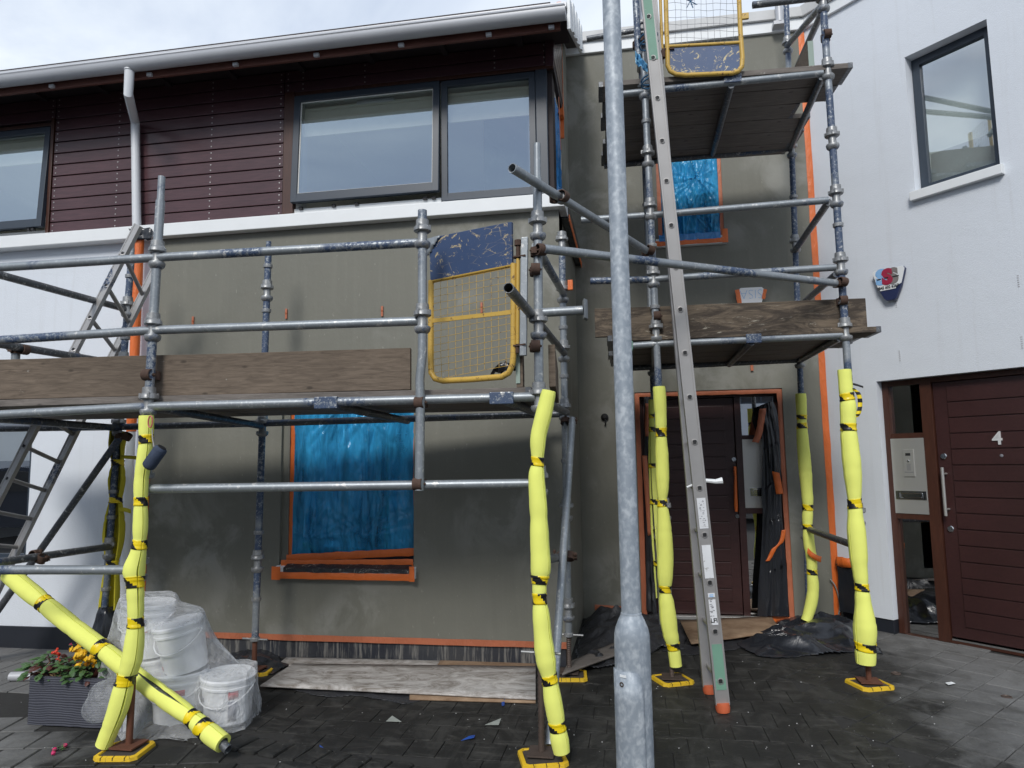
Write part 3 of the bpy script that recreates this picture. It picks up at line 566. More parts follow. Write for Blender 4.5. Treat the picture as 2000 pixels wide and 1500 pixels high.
m = MB(); m.box((wl-.004, YA+.03, wz0), (wl+.055, YA+.2, wz1)); m.build('reveal_bead', PLASTER, HA)
sx0, sx1, sz0, sz1 = PY(533, 1118, YA-.06).x, PY(808, 1118, YA-.06).x, PY(670, 1131, YA-.06).z, PY(670, 1110, YA-.06).z
m = MB(); m.hexa([(sx0, YA-.065, sz0), (sx1, YA-.065, sz0), (sx1, YA+.14, sz0), (sx0, YA+.14, sz0), (sx0, YA-.065, sz1-.005), (sx1, YA-.065, sz1-.005), (sx1, YA+.14, sz1+.035), (sx0, YA+.14, sz1+.035)]); m.build('window_sill', TRIM, HA, bev=.004)
# upper window of the recessed wall
m = MB(); rect_frame(m, PBk, ul, ur, uz0, uz1, .055, -.16, -.09); uw = m.build('window', ANTH, HA, bev=.003)
m = MB(); m.quad(PBk(ul+.05, uz0+.05, -.12), PBk(ur-.05, uz0+.05, -.12), PBk(ur-.05, uz1-.05, -.12), PBk(ul+.05, uz1-.05, -.12)); m.build('pane', GLASSF, uw, smooth=False)
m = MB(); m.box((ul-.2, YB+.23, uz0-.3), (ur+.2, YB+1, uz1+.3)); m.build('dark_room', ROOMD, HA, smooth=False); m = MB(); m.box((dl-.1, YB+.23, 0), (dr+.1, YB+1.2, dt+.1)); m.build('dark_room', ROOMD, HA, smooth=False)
us0, us1, uzs = PY(1281, 470, YB-.05).x, PY(1421, 470, YB-.05).x, PY(1350, 478, YB-.05).z
m = MB(); m.box((us0, YB-.05, uzs), (us1, YB+.1, uz0+.01)); m.build('window_sill', TRIM, HA, bev=.004)

# ------------------------------------------------------------------ front doors
def door_leaf(parent, P, x0, x1, z0, z1, n, left, right, top, bottom, mat, d=.0):
    """boarded leaf: slab, stiles and rails, n proud boards"""
    m = MB(); slab(m, P, x0, x1, z0, z1, d-.05, d); dr_ = m.build('door', mat, parent, bev=.003)
    h = (z1-z0-top-bottom)/n
    for k in range(n):
        a = z0+bottom+k*h; b = MB(); slab(b, P, x0+left, x1-right, a+.004, a+h-.004, d+.001, d+.009); b.build('door_board', mat, dr_, bev=.003)
    return dr_
def lock(parent, P, x, z, d, r=.021):
    m = MB(); n = (P(x, z, d+.1)-P(x, z, d)).normalized()
    m.lathe(P(x, z, d), [(r, 0), (r, .008), (r*.85, .012), (r*.55, .012)], 18, n); o = m.build('lock', CHROME, parent)
    m = MB(); m.lathe(P(x, z, d+.0125), [(r*.5, 0), (r*.5, .002)], 12, n); return o
YD = .12
PD = lambda x, z, d=0: V((x, YB+YD-d, z))
fx = lambda px, y=1000: PY(px, y, YB+YD).x
fz = lambda y, px=1460: PY(px, y, YB+YD).z
m = MB(); rect_frame(m, PD, dl+.01, dr-.005, 0, dt-.005, .055, -.06, .02, 0, .03); slab(m, PD, fx(1443), fx(1456), .03, dt-.06, -.06, .018); slab(m, PD, fx(1456), dr-.06, fz(858)-.0, fz(850), -.055, .012); slab(m, PD, fx(1456), dr-.06, fz(1003), fz(992), -.055, .012)
dfr = m.build('door_frame', DOORW, HA, bev=.003)
dA = door_leaf(HA, PD, dl+.07, fx(1442), .035, dt-.065, 15, .05, .085, .07, .11, DOORW)
for y, px in ((897, 1433), (1008, 1440)): lock(dA, PD, PY(px, y, YB+YD).x, PY(px, y, YB+YD).z, .0, .022)
m = MB(); m.box((dl+.02, YB+.04, .0), (dr-.02, YB+YD+.03, .03)); m.build('threshold', STEEL, HA, bev=.003)
for za, zb in ((fz(850), dt-.06), (.03, fz(1003))): m = MB(); m.quad(PD(fx(1456), za, -.02), PD(dr-.06, za, -.02), PD(dr-.06, zb, -.02), PD(fx(1456), zb, -.02)); m.build('side_pane', GLASSD, HA, smooth=False)
m = MB(); slab(m, PD, fx(1456), dr-.06, fz(992), fz(858), -.03, .005); sp = m.build('steel_panel', STEEL, HA, bev=.002)
m = MB(); slab(m, PD, fx(1478, 900), fx(1520, 900), fz(930), fz(880), .006, .012); m.build('intercom_plate', STEEL, sp, bev=.002)
m = MB(); slab(m, PD, fx(1465, 962), fx(1520, 962), fz(969), fz(953), .006, .0125); slab(m, PD, fx(1471, 962), fx(1510, 962), fz(966), fz(956), .012, .016); m.build('letter_flap', CHROME, sp, bev=.002)
# orange-taped handle of that door
p1, p2 = PY(1435, 911, YB+YD-.05), PY(1438, 999, YB+YD-.05)
m = MB(); m.tube([p1+V((0, 0, .0)), p1+V((.002, 0, -.1)), (p1+p2)/2, p2+V((0, 0, .06)), p2], [.014, .012, .014, .017, .013], 10); hnd = m.build('door_handle', ORANGE, dA)
for p in (p1+V((0, 0, -.03)), p2+V((0, 0, .05))): m = MB(); m.tube([p, p+V((0, .055, 0))], .009, 8); m.build('handle_mount', STEEL, dA)

# ------------------------------------------------------------------ neighbour on the left
HL = thing('neighbour_house', 'white rendered neighbour house with a dark plinth and large glazed opening, behind the blue-smeared ladder', 'house', (-5.5, YA+.03, 0))
PL = lambda x, z, d=0: V((x, YA+.03-d, z))
gl1 = PY(52, 950, YA).x; gz0, gz1 = PY(20, 1092, YA).z, PY(20, 812, YA).z
m = MB(); wall(m, (0, YA+.03, 0), XV, YV, XL-5, XL+.0, .17, ZL0, [(gl1-2.2, gl1, gz0, gz1)], .2); m.build('white_wall', WHITE, HL, smooth=False)
m = MB(); m.box((XL-5, YA+.015, -.01), (XL+.018, YA+.25, .17)); m.build('plinth', PLINTH, HL, bev=.004)
m = MB(); rect_frame(m, PL, gl1-2.2, gl1, gz0, gz1, .035, -.08, -.02); wn = m.build('window', ANTH, HL, bev=.003)
m = MB(); m.quad(PL(gl1-2.17, gz0+.03, -.05), PL(gl1-.03, gz0+.03, -.05), PL(gl1-.03, gz1-.03, -.05), PL(gl1-2.17, gz1-.03, -.05)); m.build('pane', m_glass('mirror_like_glass', .42, (.8, .84, .85)), wn, smooth=False); zc = PY(20, 900, YA).z; m = MB(); m.box((gl1-2.15, YA+.11, zc), (gl1-.04, YA+.114, gz1-.01)); m.build('pale_backing', TRIM, wn)  # pale panel added behind the upper glass, standing in for a reflected white house
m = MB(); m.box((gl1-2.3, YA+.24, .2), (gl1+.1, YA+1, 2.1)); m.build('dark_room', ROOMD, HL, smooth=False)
# rain pipe: upper part painted, middle part wrapped in orange film, lower part bare
HP = thing('downpipe', 'pale grey rainwater downpipe with an offset bend, wrapped in orange tape below the white ledge', 'downpipe', (-3.99, YA-.1, 0))
yo = 4.6; a = PY(253, 136, yo); b_ = PY(255, 183, yo); c = PY(264, 240, YA-.065); d = PY(267, 448, YA-.065)
m = MB(); m.tube([a+V((0, 0, -.0)), V((a.x, yo, b_.z)), c, d+V((0, 0, .01))], [.036, .034, .034, .034], 18); m.tube([a+V((0, 0, -.01)), a+V((0, .0, .012)), a+V((0, .0, .04))], [.04, .04, .03], 18)
m.build('upper_pipe', PIPE, HP)
e = PY(272, 470, YA-.065); f = PY(266, 740, YA-.065)
xs = e.x
m = MB(); m.tube([(xs, YA-.065, ZL0-.0), (xs, YA-.065, 2.7), (xs+.004, YA-.067, 2.3), (xs, YA-.065, 1.9), (xs+.003, YA-.065, 1.72)], [.037, .039, .037, .039, .036], 16); m.build('tape_wrap', ORANGE, HP)
m = MB(); m.tube([(xs, YA-.065, 1.75), (xs, YA-.065, .28)], .034, 16); m.tube([(xs, YA-.065, .3), (xs, YA-.065, .12), (xs+.02, YA-.1, .05)], [.04, .042, .04], 16); m.build('lower_pipe', TRIM, HP)
m = MB(); rr = [[V((xs-.07+.02*mn.noise(V((i*.7, j*.9, 0)))+.2*i/7, YA-.09-.045*sin(pi*min(1, i/4))-.012*mn.noise(V((i*1.3, j*1.1, 5))), ZL0-.03+.1*j/5+.014*mn.noise(V((i*.9, 3, j*.5))))) for j in range(6)] for i in range(8)]
m.grid(rr); tag(m.build('tape_wrap', BLACKP, None, solid=.002), 'crumpled black tape patch wrapped round the downpipe at the white ledge', 'tape')

# ------------------------------------------------------------------ white house on the right
P0 = V((XC, YB, 0))
HB = thing('white_house', 'white rendered house standing at an angle, with number 4 on its brown door', 'house', P0)
def PW(s, z, d=0): return P0+BD*s+ZV*z-BN*d
def SZ(px, py, off=0): p = PB(px, py, off); return ((p-P0).dot(BD), p.z)
a, b_ = SZ(1763, 114), SZ(1926, 37); c, d = SZ(1791, 372), SZ(1954, 321)
hw = ((a[0]+c[0])/2, (b_[0]+d[0])/2, (c[1]+d[1])/2, (a[1]+b_[1])/2)
s0 = SZ(1706, 747)[0]; s0b = SZ(1752, 1230)[0]; s0 = (s0+s0b)/2; dzt = SZ(1850, 731)[1]
m = MB(); wall(m, P0, BD, BN, 0, 4.6, .11, ZP, [hw, (s0, s0+2.0, .11, dzt)], .2); m.build('white_wall', WHITE, HB, smooth=False)
for xa_, xb_ in ((0, s0-.004), (s0+2.004, 4.6)): m = MB(); slab(m, PW, xa_, xb_, -.01, .11, -.2, -.012); m.build('plinth', PLINTH, HB, bev=.004)
m = MB(); slab(m, PW, -.02, 4.6, ZP-.005, ZP+.105, -.1, .03); m.build('parapet_fascia', TRIM, HB, bev=.004)
m = MB(); slab(m, PW, -.03, 4.6, ZP+.108, ZP+.22, -.3, .055); m.build('parapet_cap', GREYCAP, HB, bev=.006)
m = MB(); rect_frame(m, PW, hw[0]+.002, hw[1]-.002, hw[2]+.004, hw[3]-.002, .062, -.15, -.1); wb = m.build('window', ANTH, HB, bev=.004)
m = MB(); m.quad(PW(hw[0]+.06, hw[2]+.06, -.125), PW(hw[1]-.06, hw[2]+.06, -.125), PW(hw[1]-.06, hw[3]-.06, -.125), PW(hw[0]+.06, hw[3]-.06, -.125)); m.build('pane', GLASSF, wb, smooth=False)
m = MB(); slab(m, PW, hw[0]+.05, hw[1]-.05, hw[2]+.05, hw[2]+.34, -.3, -.2); m.build('interior_board', GREYCAP, wb)
m = MB(); slab(m, PW, hw[0]-.1, hw[1]+.1, hw[2]-.1, hw[3]+.1, -1.2, -.32); m.build('pale_room', ROOM, HB, smooth=False)
a, b_ = SZ(1776, 385, .05), SZ(1957, 335, .05)
m = MB(); m.hexa([PW(a[0], hw[2]-.085, .05), PW(b_[0], hw[2]-.085, .05), PW(b_[0], hw[2]-.085, -.1), PW(a[0], hw[2]-.085, -.1), PW(a[0], hw[2]-.012, .05), PW(b_[0], hw[2]-.012, .05), PW(b_[0], hw[2]+.002, -.1), PW(a[0], hw[2]+.002, -.1)]); m.build('window_sill', TRIM, HB, bev=.004)
# door set 4
RD = .085
PWd = lambda s, z, d=0: PW(s, z, d-RD)
sz = lambda px, py: SZ(px, py, -RD)
f0 = s0+.002; f1 = sz(1735, 800)[0]; f2 = sz(1800, 800)[0]; f3 = sz(1822, 800)[0]; Lw = 1.02
zz = lambda y: sz(1775, y)[1]
m = MB(); slab(m, PWd, f0, f1+.012, 0, dzt-.003, -.06, .01); slab(m, PWd, f2, f3, 0, dzt-.003, -.06, .012); slab(m, PWd, f1+.012, f2, dzt-.045, dzt-.004, -.06, .008); slab(m, PWd, f1+.012, f2, zz(857), zz(846), -.06, .006); slab(m, PWd, f1+.012, f2, zz(1014), zz(1001), -.06, .006); slab(m, PWd, f1+.012, f2, 0, zz(1240), -.06, .006)
slab(m, PWd, f3, f3+Lw+.06, dzt-.045, dzt-.003, -.06, .008); slab(m, PWd, f3+Lw+.004, f3+Lw+.07, 0, dzt-.045, -.06, .01); m.build('door_frame', FRAMEW, HB, bev=.003)
for za, zb in ((zz(1240), zz(1014)), (zz(846), dzt-.046)): m = MB(); m.quad(PWd(f1+.01, za, -.03), PWd(f2, za, -.03), PWd(f2, zb, -.03), PWd(f1+.01, zb, -.03)); m.build('side_pane', GLASSD, HB, smooth=False)
for za, zb in ((zz(1240), zz(1014)), (zz(846), dzt-.046)): m = MB(); slab(m, PWd, f1+.0, f1+.03, za, zb, -.05, -.035); m.build('pane_gasket', BLACK, HB)
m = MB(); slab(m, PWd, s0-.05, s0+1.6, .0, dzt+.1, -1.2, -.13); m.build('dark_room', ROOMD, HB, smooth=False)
m = MB(); slab(m, PWd, f1+.004, f2+.006, zz(1003), zz(856), -.03, .012); spb = m.build('steel_panel', STEEL, HB, bev=.002)
def sub(parent, name, mat, x0, y0, x1, y1, d0, d1, bev=.002):
    p, q = SZ(x0, y0, -RD+d0), SZ(x1, y1, -RD+d0); b = MB(); slab(b, PWd, p[0], q[0], min(p[1], q[1]), max(p[1], q[1]), d0, d1); return b.build(name, mat, parent, bev=bev)
ic = sub(spb, 'intercom_plate', STEEL, 1763, 878, 1788, 931, .013, .019)
sub(spb, 'intercom_display', BLACK, 1768, 885, 1778, 890, .0195, .021, .0005)
p = SZ(1774, 900, -RD+.02); m = MB(); m.lathe(PWd(p[0], p[1], .019), [(.009, 0), (.009, .006), (.004, .009)], 12, -BN); m.build('bell_button', CHROME, spb)
m = MB()
for k in range(7):
    z = p[1]-.028-k*.008; slab(m, PWd, p[0]-.016, p[0]+.016, z, z+.0025, .0193, .0203)
slab(m, PWd, p[0]-.035, p[0]+.035, p[1]-.094, p[1]-.09, .0193, .0205); m.build('intercom_slots', GREYP, spb, kind='stuff')
sub(spb, 'letter_flap', CHROME, 1749, 958, 1811, 977, .013, .017); 
m = MB(); pa, pb = SZ(1757, 961, -RD+.02), SZ(1803, 974, -RD+.02)
rect_frame(m, PWd, pa[0], pb[0], min(pa[1], pb[1])+.003, max(pa[1], pb[1])-.003, .008, .0175, .024); m.build('letter_flap', CHROME, spb, bev=.003)
dB = door_leaf(HB, PWd, f3+.004, f3+Lw, .045, dzt-.047, 15, .105, .1, .04, .085, DOORW, -.012)
m = MB(); slab(m, PWd, f3+.002, f3+Lw, 0, .02, -.06, .008); m.build('threshold', FRAMEW, HB); m = MB(); slab(m, PWd, f3+.01, f3+Lw, .021, .034, -.04, .006); m.build('threshold_trim', CHROME, HB)
for px, py in ((1842, 891), (1856, 1033)): q = SZ(px, py, -RD); lock(dB, PWd, q[0], q[1], -.012, .024)
q1, q2 = SZ(1838, 913, -RD+.06), SZ(1847, 1008, -RD+.06); sh = (q1[0]+q2[0])/2
m = MB(); m.tube([PWd(sh, q1[1], .05), PWd(sh, q2[1], .05)], .0115, 14)
for z in (q1[1]-.05, q2[1]+.05): m.tube([PWd(sh, z, -.012), PWd(sh, z, .05)], .008, 10)
m.build('door_handle', STEEL, dB)
q = SZ(1948, 857, -RD); text('4', .135, PWd(q[0], q[1], .0005), BD, ZV, NUMB, 'house_number', dB, .003, .004, sx=1.0)
q = SZ(1956, 890, -RD); m = MB(); m.lathe(PWd(q[0], q[1], -.003), [(.012, 0), (.012, .003), (.007, .006)], 14, -BN); m.build('peephole', GREYP, dB)
# small louvred weep vents in the white wall
vm = MB()
for k in range(6): vm.box((-.006, -.002, k*.016), (.006, .0025, k*.016+.005))
vme = vm.mesh('wall_vent', VENTM)
for px, py in ((1990, 560), (1997, 680), (1758, 705), (1751, 600)): p = PB(px, py, .001); place(vme, 'wall_vent', HB, p, (0, 0, atan2(BD.y, BD.x)))

# ------------------------------------------------------------------ scaffolding
TR_ = .0242
def cup_mesh():
    m = MB(); m.lathe((0, 0, 0), [(.025, .095), (.034, .092), (.036, .06), (.045, .05), (.047, .032), (.041, .027), (.0258, .026), (.0258, -.024), (.0275, -.028), (.041, -.027), (.044, -.036), (.04, -.053), (.031, -.062), (.025, -.065)], 18, cap=False)
    for k in range(4): a = k*pi/2+.4; m.box((cos(a)*.042-.006, sin(a)*.042-.006, .034), (cos(a)*.042+.006, sin(a)*.042+.006, .06))
    return m.mesh('cup_joint', CUPM)
CUP = cup_mesh()
def ring_mesh(): 
    m = MB(); m.lathe((0, 0, 0), [(.025, -.014), (.033, -.012), (.034, .012), (.025, .014)], 18, cap=False); return m.mesh('collar', CUPM)
RING = ring_mesh()
def coupler(parent, p, a1, a2, name='coupler'):
    a1, a2 = V(a1).normalized(), V(a2).normalized(); m = MB(); off = a1.cross(a2).normalized()*.0 if a1.cross(a2).length < .01 else a1.cross(a2).normalized()
    for ax, s in ((a1, 1), (a2, -1)):
        m.lathe(p-ax*.024+off*.026*s, [(.0255, 0), (.031, .001), (.032, .024), (.031, .047), (.0255, .048)], 16, ax, cap=False)
        x, y = basis(ax); q = p+off*.026*s+x*.034
        m.tube([q-y*.03+x*.006, q+y*.038+x*.006], .0055, 8); m.tube([q+y*.02+x*.006, q+y*.031+x*.006], .011, 6); m.obox(q-y*.006, x*.012, y*.014, ax*.016)
    return m.build(name, RUST, parent)
SC = thing('tube_scaffold', 'long galvanised tube scaffold with rails and one boarded lift before the lower grey facade', 'scaffold', PZ(650, 1400))
TW = thing('scaffold_tower', 'tall narrow tube scaffold with two boarded lifts in front of the recessed brown door', 'scaffold', PZ(1500, 1300))
def line_at(p, q, z): t = (z-p.z)/(q.z-p.z); return p+(q-p)*t
def standard(parent, top, bot, cups, plane, zb, rings=(), mat=0, thin=0, jack=.3, jm=JACK, nut=True):
    """top and bot: pixel points; cups: pixel heights; zb: foot; thin: length of the spigot on top; jack: exposed threaded length"""
    p, q = plane(*top), plane(*bot); ft = line_at(p, q, zb); j = line_at(p, q, zb+jack)
    m = MB(); t0 = line_at(p, q, p.z-thin) if thin else p
    m.tube([j, t0], TR_, 18, hollow=.88)
    o = m.build('standard', TUBES[mat], parent)
    if thin:
        m = MB(); m.tube([t0-V((0, 0, .02)), p], .019, 14, hollow=.85); m.build('spigot', TUBES[1], o)
    for y in cups:
        c = plane(top[0]+(bot[0]-top[0])*(y-top[1])/(bot[1]-top[1]), y); place(CUP, 'cup_joint', o, c, (0, 0, random.random()*6))
    for y in rings:
        c = plane(top[0]+(bot[0]-top[0])*(y-top[1])/(bot[1]-top[1]), y); place(RING, 'collar', o, c)
    if jack:
        m = MB(); n = 46; pts = []; rd = []
        for i in range(n+1):
            pts.append(ft+(j+V((0, 0, .05))-ft)*i/n); rd.append(.0175 if i % 2 else .0145)
        if jm is JACKRUST: rd = [.0172]*(n+1)
        m.tube(pts, rd, 12); m.box(ft+V((-.065, -.065, -.002)), ft+V((.065, .065, .006))); m.build('base_jack', jm, o)
        if not nut: return p, q, ft
        m = MB(); c = j-V((0, 0, .012)); m.lathe(c, [(.02, 0), (.034, .002), (.034, .02), (.027, .028)], 16, cap=False); m.tube([c+V((-.1, .01, .012)), c+V((.1, -.01, .012))], .007, 8); m.build('jack_nut', CUPM, o)
    return p, q, ft
def pad(ft, label, rot, s=.112):
    b = thing('base_pad', label, 'base pad', V((ft.x, ft.y, 0)), 'yellow base pads under the scaffold feet'); m = MB(); ca, sa = cos(rot), sin(rot)
    R_ = lambda x, y, z: V((ft.x+x*ca-y*sa, ft.y+x*sa+y*ca, z))
    def oct(h, c, z): return [R_(x, y, z) for x, y in ((-h+c, -h), (h-c, -h), (h, -h+c), (h, h-c), (h-c, h), (-h+c, h), (-h, h-c), (-h, -h+c))]
    A_, B_, C_, D_ = oct(s, .026, .0), oct(s-.002, .026, .017), oct(s-.02, .014, .021), oct(s-.024, .012, .01); vs = A_+B_+C_+D_
    m.add(vs, [(i, (i+1) % 8, 8+(i+1) % 8, 8+i) for i in range(8)]+[(8+i, 8+(i+1) % 8, 16+(i+1) % 8, 16+i) for i in range(8)]+[(16+i, 16+(i+1) % 8, 24+(i+1) % 8, 24+i) for i in range(8)]+[tuple(range(7, -1, -1))]); m.build('rim', YPAD, b, ang=25)
    m = MB(); m.prism([p+V((0, 0, .0005)) for p in D_], (0, 0, .004)); m.build('plate', PADTOP, b)
    m = MB()
    for k in (-1, 0, 1): m.hexa([R_(k*.06-.0015, -s-.001, .004), R_(k*.06+.0015, -s-.001, .004), R_(k*.06+.0015, -s+.019, .017), R_(k*.06-.0015, -s+.019, .017), R_(k*.06-.0015, -s-.001, .0182), R_(k*.06+.0015, -s-.001, .0182), R_(k*.06+.0015, -s+.019, .0225), R_(k*.06-.0015, -s+.019, .0225)])
    m.build('rim_slots', BLACK, b, kind='stuff')
def tube(parent, name, p, q, mat=0, r=TR_, hollow=0): 
    m = MB(); n = max(2, int((q-p).length/.3)); m.tube([p+(q-p)*i/n for i in range(n+1)], r, 18, hollow=hollow); return m.build(name, TUBES[mat], parent)
# standards of the long scaffold
standard(SC, (316, 345), (251, 1468), (503, 645, 790, 945, 1112), SF, .026, (), 0, .14, .34, JACKRUST, False)
pFR, qFR, _ = standard(SC, (1049, 281), (1058, 1484), (447, 640, 782, 945), SF, .026, (), 1, .19, .47, JACK)
standard(SC, (525, 472), (496, 1310), (572, 835, 1100), SR, .026, (520, 607, 712, 945, 1040, 1078, 1170), 2, .1, .2, JACKRUST)
standard(SC, (1097, 452), (1112, 1322), (478, 575, 690, 805, 1000, 1195), SR, .026, (640, 735, 900), 1, .12, .24, JACK)
standard(SC, (258, 485), (200, 1246), (604, 712, 835, 1075), SR, .0, (540, 660, 960, 1010, 1150), 2, .05, .0)
# half-height post, cranked inwards below the guard rail
m = MB(); pts = [SF(*p, -.03) for p in ((825, 411), (825, 640), (825, 692))]+[SF(820, 740, -.03), SF(821, 790, -.03), SF(819, 958, -.03)]
m.tube(pts, TR_, 18, hollow=.88); hp = m.build('puncheon', TUBES[1], SC)
for y in (463, 628): place(CUP, 'cup_joint', hp, SF(825, y, -.03), (0, 0, 1))
coupler(SC, SF(822, 787, -.01), ZV, XV); coupler(SC, SF(819, 945, -.01), ZV, XV)
# ledgers and rails of the front row
for (a, b, mt, e) in (((-40, 525), (305, 503), 0, 0), ((305, 503), (822, 474), 1, 0), ((-40, 667), (300, 645), 1, 0), ((300, 645), (822, 627), 0, 0),
                      ((-40, 812), (291, 794), 1, 0), ((291, 794), (1045, 775), 0, 0), ((288, 955), (1050, 944), 0, 0), ((-40, 1113), (246, 1113), 1, 0)):
    tube(SC, 'ledger', SF(*a), SF(*b), mt)
for (x, y) in ((640, 787), (981, 778)):
    m = MB(); p = SF(x, y); m.obox(p, (.062, .004, 0), (0, .03, 0), (0, 0, .031)); m.build('tube_clip', TUBES[2], SC, bev=.004)
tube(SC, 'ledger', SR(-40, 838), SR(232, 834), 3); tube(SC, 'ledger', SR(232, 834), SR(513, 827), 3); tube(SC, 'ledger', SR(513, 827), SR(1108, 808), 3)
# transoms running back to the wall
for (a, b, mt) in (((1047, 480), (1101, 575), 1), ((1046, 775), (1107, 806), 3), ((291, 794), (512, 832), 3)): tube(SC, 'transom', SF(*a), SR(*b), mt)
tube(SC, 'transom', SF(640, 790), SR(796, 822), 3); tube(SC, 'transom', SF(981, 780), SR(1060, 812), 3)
pf = SF(1047, 605); pn = PY(993, 562, 3.0); tube(SC, 'transom', pn, SR(1102, 690), 3, hollow=.86)
m = MB(); q = SR(1143, 605, -1.2); p = SF(1052, 611); m.tube([p, SF(1138, 606, .0)], TR_, 18); q = SF(1143, 605); m.obox(q, (.008, .02, 0), (-.006, .03, 0), (0, 0, .05)); m.build('stub_transom', TUBES[0], SC)
BX = line_at(SR(258, 485), SR(200, 1246), 2.5)
for (px, py, far, mt) in ((0, 537, (246, 604), 3), (0, 672, (242, 712), 3), (0, 818, (232, 836), 3)):
    f_ = SR(*far); d = (PX(px, py, f_.x)-f_) ; n_ = f_+V((-.0, -1, 0))*0; g_ = PV(px, py, f_, V((1, 0, 0))); tube(SC, 'transom', f_, f_+(g_-f_)*1.15, mt)
f_ = SR(218, 1067); g_ = PV(0, 1098, f_, V((1, 0, 0))); tube(SC, 'transom', f_, f_+(g_-f_)*1.1, 3); coupler(SC, f_+(g_-f_)*.7, g_-f_, V((.5, 0, .9)))
g_ = PV(45, 683, SR(242, 712), V((1, 0, 0))); m = MB(); m.tube([g_+V((-.05, 0, .03)), g_+V((-.05, 0, -.32))], TR_, 16); m.build('short_post', TUBES[0], SC); coupler(SC, g_+V((-.02, 0, 0)), ZV, YV)
coupler(SC, SF(295, 733, .01), ZV, XV)
# braces
p, q = SR(236, 852, -.08), PY(-25, 1222, SR(236, 852).y-.08); tube(SC, 'brace', p, q, 3); coupler(SC, p+V((0, .04, 0)), ZV, q-p)
p, q = SR(1118, 818, -.06), SF(1072, 1496, .02); q = line_at(p, q, .03); tube(SC, 'brace', p, q, 0); coupler(SC, SR(1111, 822, -.03), ZV, q-p); coupler(SC, SR(1104, 1086, -.5), q-p, YV)
tube(SC, 'transom', SF(1052, 1095, .02), SR(1110, 1086), 3)
# boards of the long scaffold
DK = thing('scaffold_deck_board', 'x', 'x'); bpy.data.objects.remove(DK)
zdk = SF(640, 787).z+TR_
def plank(name, label, a, b, wv, hv, mat, group=None, ends=True, bow=0):
    """a, b: ends on the lower front edge; wv across, hv up"""
    m = MB(); n = 14; sec = []
    for i in range(n+1):
        t = i/n; c = a+(b-a)*t+V((0, 0, bow*sin(pi*t)))+V((0, 0, .004*mn.noise(a*3+V((t*4, 0, 0))))); w = wv*(1+.02*mn.noise(a+V((t*9, 5, 0))))
        sec.append([c, c+w, c+w+hv, c+hv])
    for i in range(n):
        for k in range(4): m.quad(sec[i][k], sec[i][(k+1) % 4], sec[i+1][(k+1) % 4], sec[i+1][k])
    m.add(sec[0], [(3, 2, 1, 0)]); m.add(sec[-1], [(0, 1, 2, 3)])
    if label:
        root = thing(name, label, 'scaffold board', a, group); m.build('plank', mat, root, bev=.003, ang=60)
        for e, (s, dr_) in enumerate(((sec[0], -1), (sec[-1], 1))):
            b_ = MB(); d = (b-a).normalized()*dr_; L_ = .03
            if ends:
                for k in range(4):
                    p1_, p2_ = s[k], s[(k+1) % 4]; nn = (p2_-p1_).cross(d).normalized()*.0012*dr_
                    b_.quad(p1_+nn, p2_+nn, p2_+nn-d*L_, p1_+nn-d*L_)
                b_.quad(*[x+d*.0012 for x in s]); b_.build('end_band', TUBES[3], root)
        return root
ux = (_q['FR']-_q['FL']).normalized()
e0 = SF(-60, 800); 
lab = ['the street edge one', 'second in from the street edge', 'middle one', 'second out from the facade', 'the one against the facade']
for k in range(5):
    off = .05+k*.243; a = _q['FL']+nS*off-ux*2.0+V((0, 0, zdk+.002)); b = _q['FL']+nS*off+ux*(2.16 if k % 2 else 2.1)+V((0, 0, zdk+.002))
    plank('scaffold_board', 'weathered floor board of the long scaffold deck, '+lab[k], a, b, nS*.225, V((0, 0, .038)), PLANKU, 'floor boards of the long scaffold')
a, b = SF(-60, 800, .06), SF(801, 774, .06); 
zb_ = zdk+.042; a.z = zb_+.002; b.z = zb_+.0; hb = SF(600, 724, .06).z-SF(600, 782, .06).z
plank('toe_board', 'long grey-brown toe board on edge along the long scaffold, ending above the masked window', a, b, nS*.036, V((0, 0, .225)), PLANK, ends=False)
a, b = SF(1064, 748, .12), SR(1096, 765, -.03); a = line_at(pFR, qFR, zb_)+nS*.08+ux*.05; b = a+nS*1.12
plank('toe_board', 'short grey toe board on edge closing the corner end of the long scaffold', a, b, ux*.036, V((0, 0, .225)), PLANK, ends=False)
a = line_at(pFR, qFR, zb_)-ux*.12+nS*.06; plank('toe_board', 'short cut board standing on end beside the gate post, edged with pale metal', a, a+V((0, 0, .27)), nS*.13, ux*.034, PLANK, ends=False)
m = MB(); a2 = a+V((-.0, -.004, .02)); m.hexa([a2-ux*.002, a2+ux*.02, a2+ux*.02-nS*.003, a2-ux*.002-nS*.003, a2-ux*.002+V((0, 0, .25)), a2+ux*.02+V((0, 0, .25)), a2+ux*.02-nS*.003+V((0, 0, .25)), a2-ux*.002-nS*.003+V((0, 0, .25))]); tag(m.build('metal_strip', MINT), 'pale green metal strip on the short upright board beside the gate post', 'strip')
